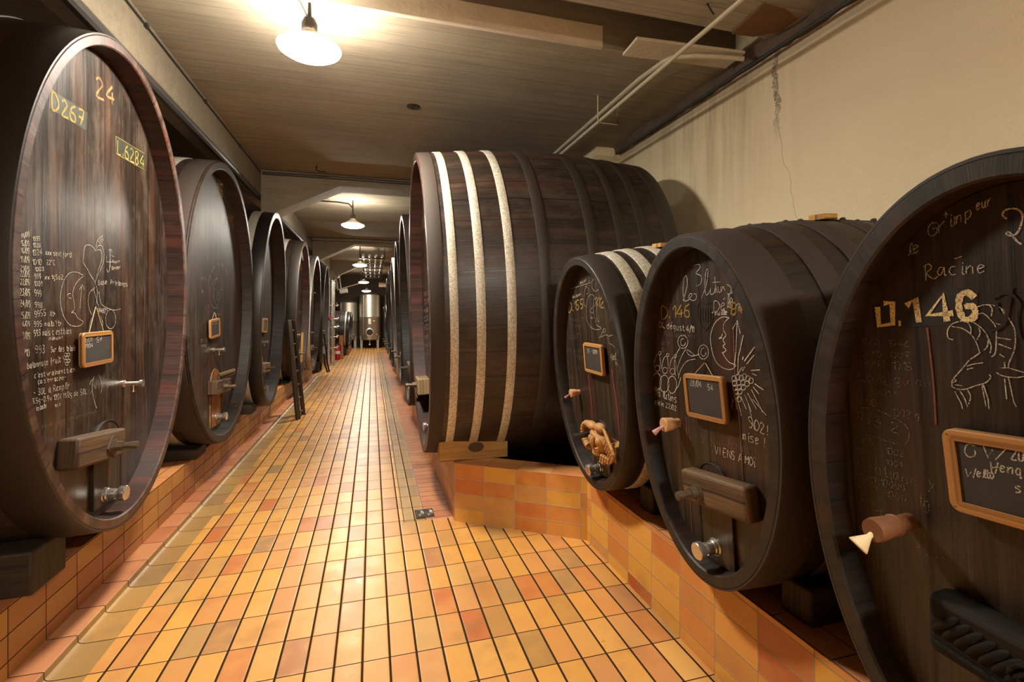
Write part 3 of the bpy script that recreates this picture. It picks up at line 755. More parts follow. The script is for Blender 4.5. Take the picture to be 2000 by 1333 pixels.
c.lat('clamp_bolt', Vector((c.d - .065, v[0], v[1])), [(0, .045), (.02, .05), (.04, .04), (.07, .045), (.075, .03)], M_bar, n=20)
c.outlet(p[0] - .22, c.w + .10, .95)
v = P(c, 1778, 1018)
o = c.lat('wooden_spigot', Vector((c.d, v[0], v[1])), [(0, .017), (.045, .018), (.046, .023), (.052, .024), (.054, .0215), (.10, .026), (.112, .024)], M_pegdark, n=24)
tip = MB(); B = Vector((c.d - .105, v[0] + .002, v[1] - .006))
M_ = Matrix.Translation(B) @ Vector((-.7, .3, -.65)).to_track_quat('X', 'Z').to_matrix().to_4x4()
tip.lathe([(0, .006), (.014, .006), (.018, .008), (.044, .021), (.046, .020)], M_, 20)
tip.build('spigot_peg', M_pegtip, o)

# wooden bungs and boards on top of the near casks
def top_block(c, x, y, lb, ang=.1):
    s_ = c.prof(x); zz_ = c.rz + c.rz*s_*math.sqrt(max(0, 1 - (y/(c.ry*s_))**2)) + .003
    Pw = c.M @ Vector((x, y, zz_))
    r_ = MB(); r_.box(-.05, .05, -.03, .03, 0, .022)
    o = r_.build('bung_board', M_pine, None, bevel=.003); o.location = Pw; o.rotation_euler = (0, -.10, ang)
    tag(o, lb, 'board', 'boards on top of the near casks')
top_block(R1, .46, -.12, 'yellow wood board lying on top of the small cask with the carved face', .3)
top_block(R2, .62, -.02, 'yellow wood board lying on top of the cask chalked les 3 lutins', .3)

# bearers under the casks ---------------------------------------------------
def bearer(x0, x1, y, z0, h, wd, lb, mat=M_beamwood, grp='bearers under the casks', bev=.01):
    m = MB(); m.box(0, abs(x1 - x0), -wd/2, wd/2, 0, h)
    o = m.build('bearer_beam', mat, None, bevel=bev); o.location = (min(x0, x1), y, z0)
    return tag(o, lb, 'beam', grp)
def zunder(c, y):
    k = (y - c.M.translation.y) / (c.ry * (1 + c.b*.3)); return c.M.translation.z + c.rz * (1 - math.sqrt(max(0, 1 - k*k))) - .012*0
names = ['cask painted 24', 'cask painted 25', 'third left cask', 'fourth left cask', 'fifth left cask']
for c_, nm in zip((L1, L2, L3, L4, L5), names):
    y_ = c_.M.translation.y
    for dy, w_ in ((-.30, 'near'), (.28, 'far')):
        zt = zunder(c_, y_ + dy) - .025
        bearer(-1.24, -2.6, y_ + dy, ZL, max(.03, zt - ZL), .22, 'dark bearer beam under the %s side of the %s' % (w_, nm))
for c_, nm in ((R1, 'small cask with the carved face'), (R2, 'cask chalked les 3 lutins'), (R3, 'cask stencilled 0.146')):
    y_ = c_.M.translation.y
    for dy, w_ in ((-.22, 'near'), (.22, 'far')):
        zt = zunder(c_, y_ + dy) - .02
        bearer(1.32, 2.1, y_ + dy, ZR, max(.03, zt - ZR), .12, 'rough bearer beam under the %s side of the %s' % (w_, nm))
o = bearer(.43, .905, 3.32, ZR, .135, .10, 'yellow pine block with a dark knot under the huge white-hooped cask', M_pine, bev=.006)
kn = MB(); kn.lathe([(0, .001), (.0012, .034), (.0013, .0)], Matrix.Translation((.25, -.0495, .085)) @ Matrix.Rotation(-PI/2, 4, 'Z') @ Matrix.Scale(1.6, 4, (0, 1, 0)), 20)
kn.build('knot', plain('dark_knot', rgb('4a2f16'), .7, 0, .002, 100, .4), o)
bearer(.62, 2.0, 4.05, 0, .36, .2, 'bearer beam in the dark pit under the far side of the huge cask')
for k, c_ in enumerate(R):
    y_ = c_.M.translation.y
    for dy in (-.25, .25):
        o = bearer(.56, 1.8, y_ + dy, ZR, max(.02, zunder(c_, y_ + dy) - .02 - ZR), .15, 'dark bearer beam hidden low under a cask of the right row')
for k, c_ in enumerate([L6] + FC):
    y_ = c_.M.translation.y
    for dy in (-.3, .3):
        bearer(c_.M.translation.x - .08, c_.M.translation.x - 1.2, y_ + dy, 0, max(.05, zunder(c_, y_ + dy) - .02), .15, ['bearer beam under the black cask next to the steel pipework', 'bearer beam under the first low black cask at the left end', 'bearer beam under the low black cask beside the left steel tank'][k])

# ------------------------------------------------------------------ chalk lettering: single strokes on a 4 x 6 cell (baseline y=2)
GLY = {
'0': '1828373313021307182', '1': '062822', '2': '07182837360242', '3': '0718283736253635332212030', '4': '3238044 4', '5': '38080536343223120', '6': '38180503122233342515', '7': '08382512',
}
def S_(t): return [[(int(p[0]), int(p[1])) for p in part.split()] for part in t.split('|')]
GL_ = {
'0': S_('18 28 37 33 22 12 03 07 18'), '1': S_('06 28 22'), '2': S_('07 18 28 37 36 02 42'), '3': S_('08 38 15 35 33 22 12 03'),
'4': S_('38 04 44|36 32'), '5': S_('38 08 05 25 34 33 22 02'), '6': S_('38 17 05 03 12 32 34 25 05'), '7': S_('08 38 12|05 35'), '8': S_('15 07 18 28 37 25 15 03 12 22 33 25'), '9': S_('37 18 07 05 35 37 33 22 12'),
'/': S_('01 39'), '.': S_('12 13'), ',': S_('13 11'), '-': S_('05 35'), '!': S_('28 24|22 23'), "'": S_('18 17'), '?': S_('07 18 28 37 24|22 23'), '+': S_('05 35|17 13'), '%': S_('02 38|07 18|23 32'), '°': S_('17 18 28 27 17'), '_': S_('01 41'), '[': S_('38 18 12'),
'A': S_('02 28 42|14 34'), 'B': S_('02 08 28 37 25 05 25 34 32 02'), 'C': S_('37 28 18 06 04 12 22 33'), 'D': S_('02 08 28 46 44 22 02'), 'E': S_('38 08 02 32|05 25'), 'F': S_('38 08 02|05 25'),
'G': S_('47 28 07 04 22 43 45 25'), 'H': S_('02 08|42 48|05 45'), 'I': S_('12 18'), 'J': S_('38 33 22 03'), 'K': S_('02 08|38 05 42'), 'L': S_('08 02 32'), 'M': S_('02 08 25 48 42'), 'N': S_('02 08 42 48'),
'O': S_('18 28 46 44 22 12 04 06 18'), 'P': S_('02 08 28 37 25 05'), 'R': S_('02 08 28 37 25 05|15 42'), 'S': S_('37 28 08 06 25 34 22 02'), 'T': S_('08 48|28 22'), 'V': S_('08 22 48'), 'W': S_('08 12 26 32 48'), 'X': S_('08 42|02 48'),
'a': S_('36 16 04 03 12 23 36 32 42'), 'b': S_('08 03 12 22 34 26 05'), 'c': S_('36 16 04 12 32'), 'd': S_('38 32|35 16 04 12 33'), 'e': S_('04 35 26 16 04 12 33'), 'f': S_('38 27 20|05 35'), 'g': S_('36 16 04 13 33 36 31 10'), 'h': S_('08 02|04 26 35 32'),
'i': S_('16 12 22|18 17'), 'j': S_('26 21 10|28 27'), 'l': S_('02 25 28 17 13 32'), 'm': S_('02 06 04 16 12 14 26 35 32'), 'n': S_('06 02 04 26 35 32'), 'o': S_('16 04 12 22 34 26 16'), 'p': S_('06 00|05 26 34 22 02'), 'q': S_('36 16 04 12 33|36 30 41'),
'r': S_('06 02 04 26 36'), 's': S_('36 16 05 24 33 22 02'), 't': S_('18 13 22 33|06 36'), 'u': S_('06 03 12 22 36 32 42'), 'v': S_('06 22 46'), 'w': S_('06 12 24 32 46'), 'x': S_('06 42|02 46'), 'y': S_('06 23|46 10'), 'z': S_('06 36 02 32'),
'é': S_('04 35 26 16 04 12 33|28 39'), 'ç': S_('36 16 04 12 32|21 10'), 'ï': S_('16 12 22|08 09|28 29'), 'à': S_('36 16 04 03 12 23 36 32 42|18 27'), 'ù': S_('06 03 12 22 36 32 42|28 37'),
}
def smooth(pts, n=3):
    if len(pts) < 3: return pts
    out = []
    for i in range(len(pts) - 1):
        p0 = pts[max(0, i-1)]; p1 = pts[i]; p2 = pts[i+1]; p3 = pts[min(len(pts)-1, i+2)]
        for k in range(n):
            t = k / n
            out.append(tuple(.5 * (2*p1[a] + (p2[a]-p0[a])*t + (2*p0[a]-5*p1[a]+4*p2[a]-p3[a])*t*t + (3*p1[a]-p0[a]-3*p2[a]+p3[a])*t**3) for a in (0, 1)))
    out.append(pts[-1]); return out
def text(s, x0, y0, x1, y1, h, h2=None, slant=0.0, jit=.25):
    """strokes in photo pixels; baseline from (x0,y0) to (x1,y1), cap height h at the start and h2 at the end"""
    h2 = h2 or h; out = []
    wdt = [.5 if k in ".,'!ij1l" else (.6 if k in ' t/(' else 1.0) for k in s]; tot = sum(wdt); acc = 0
    for i, chh in enumerate(s):
        pos = acc / tot; adv = wdt[i] / tot; acc += wdt[i]; cell = 5.2 * wdt[i]; off = .4
        if chh in ".,'!": off = -.2
        if chh in "1l'": off = .2
        adv1 = 1.0 / tot
        if chh == ' ': continue
        g = GL_.get(chh) or GL_.get(chh.lower()) or GL_['-']
        for st in g:
            pts = []
            for gx, gy in st:
                u = pos + (gx + off) / 5.2 * adv1
                hh = h + (h2 - h) * u
                jx, jy = random.uniform(-jit, jit) * .5, random.uniform(-jit, jit) * .6
                pts.append((x0 + (x1 - x0) * u + jx * abs(x1-x0) * adv1 / 5 + slant * (gy - 2) / 6 * hh, y0 + (y1 - y0) * u - (gy - 2 + jy*.5) / 6 * hh))
            out.append(smooth(pts, 3))
    return out
class Ink:
    """marks lying on a plane of a cask: a ribbon for every stroke"""
    def __init__(s, c, x, name, mat, wd):
        s.c, s.x, s.name, s.mat, s.wd, s.m = c, x, name, mat, wd * (.85 if 'chalk' in name else 1), MB()
    def add(s, strokes, wd=None):
        wd = wd or s.wd
        for st in strokes:
            L = [s.c.px(x, y, s.x) for x, y in st]
            L = [p for i, p in enumerate(L) if i == 0 or (p - L[i-1]).length > 1e-4]
            if len(L) < 2: continue
            l, r = [], []
            for i, p in enumerate(L):
                d = L[min(len(L)-1, i+1)] - L[max(0, i-1)]
                n = Vector((0, -d.z, d.y)).normalized() * wd * .5 * random.uniform(.75, 1.15)
                l.append(p + n); r.append(p - n)
            e = random.uniform(0, .0006)
            f = lambda P_: [Vector((s.x - e, q.y, q.z)) for q in P_]
            s.m.grid([f(l), f(r)])
        return s
    def done(s, parent=None):
        return s.m.build(s.name, s.mat, parent or s.c.root, smooth=0, weld=False)
def patch(c, pts, mat, name, x, border=None, bmat=None):
    m = MB(); L = [c.px(a, b, x) for a, b in pts]
    m.ngon(L, [(p.y, p.z) for p in L]); o = m.build(name, mat, c.root, smooth=0)
    return o
def sm(*pts): return smooth([tuple(p) for p in pts], 4)
def circ(x, y, rx, ry, a0=0, a1=6.4, n=14): return [(x + rx*math.cos(a0 + (a1-a0)*i/n), y + ry*math.sin(a0 + (a1-a0)*i/n)) for i in range(n + 1)]

# --- cask 24
c = L1; dx = c.d - .0016
patch(c, [(97,173),(171,220),(169,256),(95,211)], M_greenpatch, 'number_patch', dx + .0008)
patch(c, [(225,264),(284,300),(283,334),(225,301)], M_greenpatch, 'number_patch', dx + .0008)
g = Ink(c, dx, 'painted_number', M_goldpale, .012)
g.add(text('24', 186, 186, 226, 208, 38, 34, jit=0)); g.done()
g = Ink(c, dx, 'painted_number', M_gold, .010)
g.add(text('D', 100, 212, 116, 222, 33, jit=0)); g.add(text('267', 119, 224, 169, 250, 31, 28, jit=0))
g.add(text('L.6284', 229, 299, 283, 330, 25, 24, jit=0), .007)
g.add([[(226,266),(283,301),(282,332),(226,300),(226,266)]], .003); g.done()
g = Ink(c, dx, 'chalk_writing', M_chalk, .0030)
rows_ = [('14/09', 41, 466, 58, 461, 9), ('1035', 64, 471, 79, 470, 8), ('15/09', 41, 480, 58, 481, 10), ('1028', 64, 483, 80, 483, 8), ('16/09', 41, 494, 58, 495, 10), ('1024', 63, 500, 83, 497, 11),
 ('xxx sent fort!', 88, 498, 140, 503, 10), ('19/09', 40, 512, 58, 513, 11), ('1010', 63, 517, 83, 517, 10), ('22°C', 91, 517, 108, 518, 9), ('21/09', 40, 528, 58, 530, 9), ('1003', 68, 530, 87, 529, 7),
 ('22/09', 39, 540, 58, 541, 10), ('999', 67, 544, 81, 544, 9), ('xx 1gSo2', 87, 546, 124, 546, 9), ('22/09', 40, 556, 58, 557, 11), ('1001', 66, 559, 82, 559, 9), ('23/09', 39, 577, 59, 578, 13), ('999', 67, 578, 82, 580, 12),
 ('24/09', 39, 598, 60, 600, 12), ('998', 68, 600, 84, 602, 10), ('25/09', 39, 622, 60, 622, 12), ('9955', 67, 620, 91, 616, 12), ('Xt+', 97, 618, 110, 618, 10), ('26/09', 39, 637, 59, 637, 9),
 ('995 malo?t+', 66, 638, 122, 637, 10), ('30/09', 40, 662, 59, 663, 13), ('993 mais c est bien', 66, 657, 140, 652, 12, ), ('mieux-', 95, 665, 124, 662, 7), ('1/10', 43, 696, 59, 696, 13), ('993', 69, 690, 89, 690, 15),
 ('Sur lies totale', 99, 688, 149, 685, 10), ('batonnage fruit', 53, 721, 118, 708, 12), ('0', 50, 744, 56, 743, 8), ("c'est vraiment bien", 67, 739, 148, 726, 10), ("ça s'enracine-", 74, 750, 130, 741, 9),
 ('10 - 30L à Remplir', 53, 777, 138, 758, 12), ('8.3.5g-0.9v 100% M/2g de 50L', 56, 791, 171, 769, 10), ('tot', 106, 796, 118, 793, 6), ('totale', 70, 804, 92, 796, 9)]
for r_ in rows_: g.add(text(*r_))
g.add([sm((187,491),(178,480),(166,481),(163,500),(162,512),(170,525),(178,540),(185,551),(190,570),(188,595)), sm((187,491),(190,482),(198,480),(203,495),(202,512),(194,532),(186,550),(186,552)),
       sm((188,483),(190,470),(196,463),(201,461)), sm((190,489),(197,489),(199,505),(194,522),(188,540)), [(192,470),(196,477)], [(195,466),(199,475)], [(198,463),(202,471)],
       sm((162,538),(150,532),(135,534),(124,550),(118,575),(119,600),(126,622),(138,636),(155,637),(162,629),(152,622),(146,612),(139,611),(145,605),(144,590),(142,575),(145,560),(153,548),(162,540)),
       sm((131,578),(134,574),(138,574)), sm((134,582),(139,583)), [(156,603),(158,578),(160,556)], [(155,566),(161,556),(165,567)],
       [(208,499),(208,512),(224,512)], [(215,487),(215,524)], sm((215,505),(214,525),(211,532),(208,525)), [(212,488),(218,488),(218,500),(224,502)]])
g.add(text('Base', 191, 557, 210, 555, 9)); g.add(text('Printemps', 216, 556, 250, 560, 9)); g.add(text('Thank', 218, 515, 236, 513, 6)); g.add(text('Bender', 218, 527, 236, 525, 6))
g.add([sm((186,562),(175,572),(172,590),(175,606),(180,616)), sm((193,570),(197,592),(206,600),(222,606),(236,604)), sm((183,566),(190,590),(193,600)), circ(216, 624, 10, 19), circ(128, 693, 3, 3), circ(133, 693, 3, 3), circ(126, 699, 3, 3), circ(131, 700, 3, 3), circ(134, 705, 3, 3), circ(128, 706, 3, 3), circ(130, 711, 3, 3),
       sm((184,735),(180,752),(181,770),(186,790),(189,798)), sm((184,740),(177,745),(175,752)), sm((192,730),(198,745),(199,758),(197,768)), sm((183,752),(187,760)), sm((176,770),(180,762)), sm((180,620),(176,630),(175,642)), sm((196,618),(200,630),(199,640))])
for k in range(9): g.add([circ(192 + (k % 5)*4, 604 + 4*(k//5) + k % 3, 2, 2, n=7)])
g.done()
g = Ink(c, dx, 'faded_chalk_writing', M_chalkfaint, .0025)
g.add(text('- a une macer de vendanges', 72, 840, 190, 806, 7)); g.done()

g = Ink(L1, L1.d - .0012, 'resin_streak', chalky('resin_streak', rgb('6b5138'), .05), .006)
g.add([sm((283,560),(281,640),(279,700),(283,760),(286,800),(283,830)), sm((313,520),(310,600),(311,680),(308,740))]); g.done()
# --- cask 25
c = L2; dx = c.d - .0016
g = Ink(c, dx, 'painted_number', M_gold, .014); g.add(text('25', 423, 383, 437, 384, 23, jit=0)); g.add(text('L6295', 436, 436, 456, 440, 14, jit=0), .008)
g.add([[(434,416),(457,424),(457,446),(435,438),(434,416)]], .003); g.done()
g = Ink(c, dx, 'chalk_writing', M_chalk, .0035)
g.add([sm((425,543),(417,548),(411,565),(410,585),(414,598),(421,602),(424,600),(420,590),(417,580),(419,570),(417,560),(420,550),(425,543)), sm((429,548),(434,548),(434,565),(430,575),(428,590)), circ(426, 578, 2.2, 9), circ(407, 604, 3, 7),
       sm((409,570),(407,550),(411,535)), [(432,552),(432,565)], [(429,566),(435,566)], [(426,590),(426,612)]])
import itertools
for k, chh in enumerate('La Matin de la Lune'):
    a = 3.4 + 2.5 * k / 19; g.add(text(chh, 427 + 19*math.cos(a), 560 + 42*math.sin(a), 429.5 + 19*math.cos(a), 560 + 42*math.sin(a), 6))
g.add(text('pieux', 420, 616, 431, 616, 5)); g.add(text('28 03', 392, 546, 401, 546, 5)); g.add(text('12', 393, 572, 398, 572, 4))
g.add(text('21 - 2', 392, 668, 405, 669, 5)); g.add(text('vend', 392, 678, 404, 678, 6)); g.done()
# --- third, fourth, fifth
c = L3; g = Ink(c, c.d - .0016, 'chalk_writing', M_chalkfaint, .004)
for a in ([(516,575),(515,590),(519,605)], [(513,560),(512,580),(514,600),(520,622)], [(520,560),(522,600)], [(529,571),(534,573)], [(530,560),(529,600)], [(517,612),(524,618),(522,600)]): g.add([sm(*a)])
g.add(text('vin', 527, 630, 533, 630, 5)); g.done()
c = L4; g = Ink(c, c.d - .0016, 'painted_number', M_gold, .010); g.add(text('L62', 584, 524, 592, 525, 7, jit=0)); g.add([[(583,516),(592,517),(592,528),(583,526),(583,516)]], .005); g.done()
g = Ink(c, c.d - .0016, 'chalk_writing', M_chalk, .0045)
g.add([sm((582,590),(580,600),(581,612),(583,620))]); 
for k, t_ in enumerate(('vin', 'malo', 'sec 12', 'fin')): g.add(text(t_, 581, 640 + 6*k, 588 + k % 2*3, 639 + 6*k, 5))
g.add(text('1002', 582, 612, 590, 611, 4)); g.done()
m = MB(); rg = [c.px(x, y, c.d - .03) for x, y in ((588,486),(596,488),(597,498),(592,510),(589,503),(587,495))]
m.ngon(rg); m.ngon([p + Vector((.01, 0, 0)) for p in rg]); m.grid([rg + rg[:1], [p + Vector((.01, 0, 0)) for p in rg + rg[:1]]])
m.build('grey_rag', plain('grey_rag', rgb('8c8a84'), .9, 0, .01, 30, .3), c.root)
# --- the huge one
c = BG; g = Ink(c, c.d - .0016, 'painted_number', M_gold, .012); g.add(text('D12', 825, 445, 831, 440, 16, jit=0)); g.done()
g = Ink(c, c.d - .0016, 'chalk_writing', M_chalk, .004)
for k, (t_, x) in enumerate((('aut', 828), ('12 04', 829), ('malo', 828), ('1002', 828), ('5602', 828), ('sec', 829), ('fruit', 828), ('fin 3', 829))): g.add(text(t_, x, 578 + 17*k, x + 9, 574 + 17*k, 9))
g.done()
# --- small cask with the carved face
c = R1; dx = c.d - .0014
g = Ink(c, dx, 'painted_number', M_gold, .007); g.add(text('D.155', 1110, 611, 1141, 601, 19, 17, jit=.1)); g.add(text('112.', 1162, 599, 1187, 602, 19, 17, jit=.1)); g.done()
g = Ink(c, dx, 'chalk_writing', M_chalk, .0028)
g.add([[(1111,566),(1154,552),(1150,548)], sm((1146,556),(1142,570),(1140,590),(1144,600)), sm((1143,560),(1150,565),(1149,574),(1145,573)), circ(1163, 556, 7, 14), [(1163,548),(1163,566)],
       sm((1163,585),(1158,576),(1150,579),(1146,595),(1145,615),(1148,630),(1157,642),(1170,644),(1174,640),(1166,636),(1162,622),(1159,608),(1159,596),(1160,582)), sm((1159,600),(1153,606),(1156,612),(1159,610)), sm((1156,618),(1154,622),(1159,621)),
       [(1165,590),(1166,625),(1170,630)], [(1161,600),(1165,588),(1169,598)], [(1166,622),(1170,630),(1170,616)],
       [(1172,660),(1180,642),(1184,654),(1170,660)], circ(1180, 646, 2.5, 4), sm((1184,654),(1190,657),(1198,653)), sm((1187,658),(1190,670),(1198,676),(1203,684),(1207,710))])
g.add(text('moon', 1133, 556, 1146, 550, 7)); g.add(text('autumn', 1118, 583, 1136, 577, 6)); g.add(text('9al', 1193, 705, 1203, 702, 12)); g.add(text('R', 1202, 715, 1208, 716, 12))
g.done()
g = Ink(c, dx, 'faded_chalk_writing', M_chalkfaint, .0024)
for t_ in (('Pass. 12', 1113, 628, 1140, 628, 7), ('Evolutif', 1118, 640, 1142, 638, 7), ('+ si ?', 1128, 658, 1144, 648, 8), ('2g SO2', 1112, 662, 1128, 662, 8), ('Non souf.', 1105, 686, 1139, 690, 8), ('FINO 0', 1119, 700, 1141, 706, 9), ('ok', 1128, 720, 1140, 720, 6), ('mai', 1112, 740, 1124, 742, 8)): g.add(text(*t_))
g.done()
for nm, pts_, w0 in (('wine_drip', ((1149,732),(1152,760),(1156,800),(1157,818)), .010), ('wine_drip', ((1195,722),(1200,760),(1206,800),(1210,850)), .012), ('wine_drip', ((1122,776),(1123,800),(1125,838)), .005), ('wine_drip', ((1158,888),(1160,930)), .006), ('wine_drip', ((1205,892),(1198,925)), .012)):
    g = Ink(c, dx, nm, M_wine if nm != 'x' else M_winered, w0); g.add([sm(*pts_)]); g.done()
# --- les 3 lutins
c = R2; dx = c.d - .0014
g = Ink(c, dx, 'painted_number', M_gold, .0065); g.add(text('D.146', 1291, 624, 1351, 618, 24, 24, jit=.1)); g.add(text('154', 1424, 616, 1452, 612, 22, jit=.1)); g.done()
g = Ink(c, dx, 'chalk_writing', M_chalkbright, .0030)
g.add([sm((1355,519),(1366,517),(1367,524),(1360,534),(1370,540),(1369,554),(1361,559))])
g.add([sm((1334,588),(1342,560),(1341,540),(1336,545),(1334,570),(1337,588),(1347,585)), sm((1347,583),(1352,576),(1348,574),(1345,582),(1353,588)), sm((1355,574),(1360,576),(1359,585),(1352,588)),
       sm((1370,583),(1380,556),(1383,528),(1379,530),(1377,560),(1380,577),(1388,566)), sm((1388,562),(1388,575),(1395,572),(1397,562),(1397,573)), sm((1396,541),(1398,560),(1401,572)), [(1392,552),(1404,551)], sm((1402,560),(1404,571),(1408,570)), [(1406,552),(1407,550)],
       sm((1408,560),(1409,570),(1412,560),(1416,568)), sm((1420,556),(1428,562),(1426,574),(1420,574))])
g.add(text('Dé', 1394, 610, 1420, 604, 20)); g.add(text('lé', 1420, 602, 1434, 602, 28)); g.add(text('n', 1436, 604, 1450, 604, 16)); g.add(text('feuille', 1390, 616, 1422, 615, 10))
g.add([sm((1424,621),(1410,620),(1396,632),(1388,655),(1390,682),(1398,706),(1412,719),(1428,722),(1437,714),(1424,708),(1414,695),(1413,690),(1418,684),(1412,677),(1416,672),(1412,664),(1418,655),(1413,645),(1414,632),(1424,621)),
       sm((1404,662),(1410,656),(1411,652)), sm((1404,662),(1411,660)), sm((1410,690),(1414,688))], .0032)
g.add([[(1434,718),(1437,690),(1440,626)], [(1431,643),(1440,626),(1446,652)], [(1441,730),(1442,700),(1452,655)], [(1450,703),(1452,697)], [(1454,706),(1474,678)], [(1458,712),(1473,694)], [(1467,724),(1484,723)], [(1469,730),(1478,734)], [(1474,750),(1491,762)], [(1471,756),(1482,770)], [(1440,734),(1448,720),(1456,716),(1450,725)]], .0036)
g.add([[(1468,762),(1490,806)], [(1460,768),(1478,800)], [(1455,772),(1468,805)], [(1447,775),(1458,800)], [(1440,776),(1448,812)], [(1436,778),(1440,800)], [(1432,780),(1428,800)], [(1470,780),(1497,812)], [(1462,790),(1474,840)]], .0024)
for k, (a, b_) in enumerate(((1434,740),(1441,737),(1448,739),(1454,736),(1461,740),(1467,744),(1435,749),(1443,748),(1451,748),(1459,750),(1436,758),(1444,757),(1452,757),(1438,766),(1445,765),(1439,774),(1443,780))): g.add([circ(a, b_, 4.5, 5.5)])
for x_, y_ in ((1283,736), (1298,740), (1313,742)):      # the three gnomes
    g.add([circ(x_ + 1, y_ - 16, 5, 6), circ(x_, y_ + 10, 9, 17), sm((x_ - 6, y_ - 20), (x_ - 2, y_ - 38), (x_ + 4, y_ - 44), (x_ + 7, y_ - 30), (x_ + 7, y_ - 20)), circ(x_ + 6, y_ - 46, 2.5, 3)])
g.add([circ(1334, 668, 10, 13), circ(1334, 669, 5, 7, 0, 5), circ(1374, 688, 10, 14), circ(1374, 688, 5, 8, 0, 5), sm((1328,680),(1320,695),(1317,715),(1320,735)), sm((1340,681),(1330,700),(1323,722),(1326,735)), sm((1342,683),(1352,690),(1357,695),(1366,692)), sm((1325,740),(1330,722),(1342,706),(1358,702)), sm((1341,684),(1344,692),(1352,696),(1358,694)), [(1330,738),(1325,755),(1319,762)]])
g.add([[(1346,930),(1360,940)]])
g.add(text('SO2!', 1462, 834, 1501, 852, 20, jit=.2)); g.add(text('mise !', 1450, 858, 1495, 874, 16, 18)); g.add(text('VIENS A MOï', 1396, 886, 1480, 914, 15, 16))
g.add(text('3B lutins', 1279, 771, 1323, 788, 14)); g.add(text('plein 22/02', 1279, 789, 1322, 803, 9)); g.add(text('OK dégust 4/11', 1287, 640, 1356, 650, 12)); g.done()
g = Ink(c, dx, 'faded_chalk_writing', M_chalkfaint, .0026)
for t_ in (('> Rotenberg à finir', 1290, 656, 1361, 661, 8), ('volatile', 1280, 672, 1310, 675, 9), ('no 152.', 1282, 686, 1304, 686, 6), ('Je te fous la paix', 1348, 858, 1465, 888, 20, 20)): g.add(text(*t_))
g.done()
g = Ink(c, dx, 'scorched_crest', M_blackpaint, .004)
g.add([[(1362,598),(1366,590),(1378,594),(1392,590),(1394,602),(1392,625),(1386,636),(1378,646),(1370,636),(1363,622),(1362,598)]] + [[(1367 + 5*k, 602), (1367 + 5*k, 630)] for k in range(5)]); g.done()
for pts_, w0 in ((((1340,815),(1342,850),(1346,920),(1350,1010),(1352,1040)), .003), (((1432,640),(1437,760),(1445,830),(1452,965)), .0035)):
    g = Ink(c, dx, 'wine_drip', M_winered, w0); g.add([sm(*pts_)]); g.done()
# --- 0.146
c = R3; dx = c.d - .0014
patch(c, [(1704,596),(1765,577),(1812,572),(1815,638),(1760,640),(1706,641)], M_blackpaint, 'number_patch', dx + .0007)
patch(c, [(1812,572),(1870,563),(1911,570),(1908,632),(1815,638)], M_blackpaint, 'number_patch', dx + .0007)
g = Ink(c, dx, 'stencilled_number', M_stencil, .0125)
g.add([[(1714,600),(1717,637),(1744,633),(1743,592),(1726,593)], [(1755,632),(1760,632)], [(1771,598),(1788,584),(1795,630)], [(1850,628),(1842,576),(1812,616),(1862,612)],
       sm((1904,582),(1890,572),(1876,578),(1873,598),(1877,614),(1884,624),(1900,622),(1905,608),(1898,598),(1884,600))]); g.done()
g = Ink(c, dx, 'chalk_writing', M_chalkbright, .0022)
g.add(text('le', 1774, 500, 1800, 490, 22)); g.add(text('Grimp', 1812, 466, 1904, 420, 26, 22))
g.add(text('eur', 1906, 412, 1940, 398, 20, 18)); g.add([[(1842,420),(1852,418)], [(1847,414),(1848,426)]])
g.add([sm((1807,520),(1808,535),(1809,548)), sm((1803,522),(1814,516),(1820,524),(1810,534),(1824,545),(1834,538)), [(1864,506),(1879,501)]])
g.add(text('acine', 1830, 538, 1930, 533, 22, 24, jit=.2))
g.add([sm((1966,428),(1958,420),(1965,410),(1985,408),(1997,420),(1994,440),(1986,456),(1975,461),(1965,457),(1972,454),(1985,470),(1996,478))], .0032)
g.add([sm((1904,602),(1922,596),(1945,598),(1962,608),(1972,625),(1982,645),(1982,680),(1970,712),(1972,720)), sm((1908,616),(1920,612),(1935,625),(1945,640),(1946,665),(1944,690),(1936,698)),
       sm((1862,664),(1852,660),(1851,645),(1862,632),(1885,627),(1905,632),(1925,650),(1930,665),(1928,678),(1922,684)), sm((1858,638),(1880,642),(1898,655),(1908,672),(1914,690)), [(1914,690),(1893,704),(1880,720),(1864,738),(1859,746),(1860,756),(1868,760)],
       sm((1860,748),(1868,744),(1862,740)), sm((1868,760),(1885,761),(1905,754),(1925,748),(1935,738),(1932,732)), sm((1865,752),(1880,754)), sm((1888,716),(1900,712),(1920,709)), [(1889,722),(1901,719)], sm((1890,630),(1896,640),(1896,652)), sm((1912,640),(1914,652),(1908,664)),
       sm((1930,660),(1936,676),(1934,690)), sm((1956,605),(1964,620),(1958,634),(1945,632)), [(1948,660),(1975,664)], [(1950,672),(1976,682)], [(1952,692),(1962,698)], sm((1932,596),(1938,604),(1936,618)),
       sm((1865,765),(1872,778),(1878,790),(1880,800)), sm((1875,764),(1884,778),(1890,795)), sm((1890,762),(1896,775),(1892,790)), [(1918,752),(1922,775),(1926,795)], [(1921,752),(1930,780),(1932,800)], [(1952,719),(1970,719),(2000,728)], sm((1946,728),(1960,735),(1985,738),(2000,735)), [(1962,740),(1966,780)], [(1970,738),(1980,785),(1985,795)], [(1962,708),(1963,720)]])
g.done()
g = Ink(c, dx, 'faded_chalk_writing', M_chalkfaint, .0026)
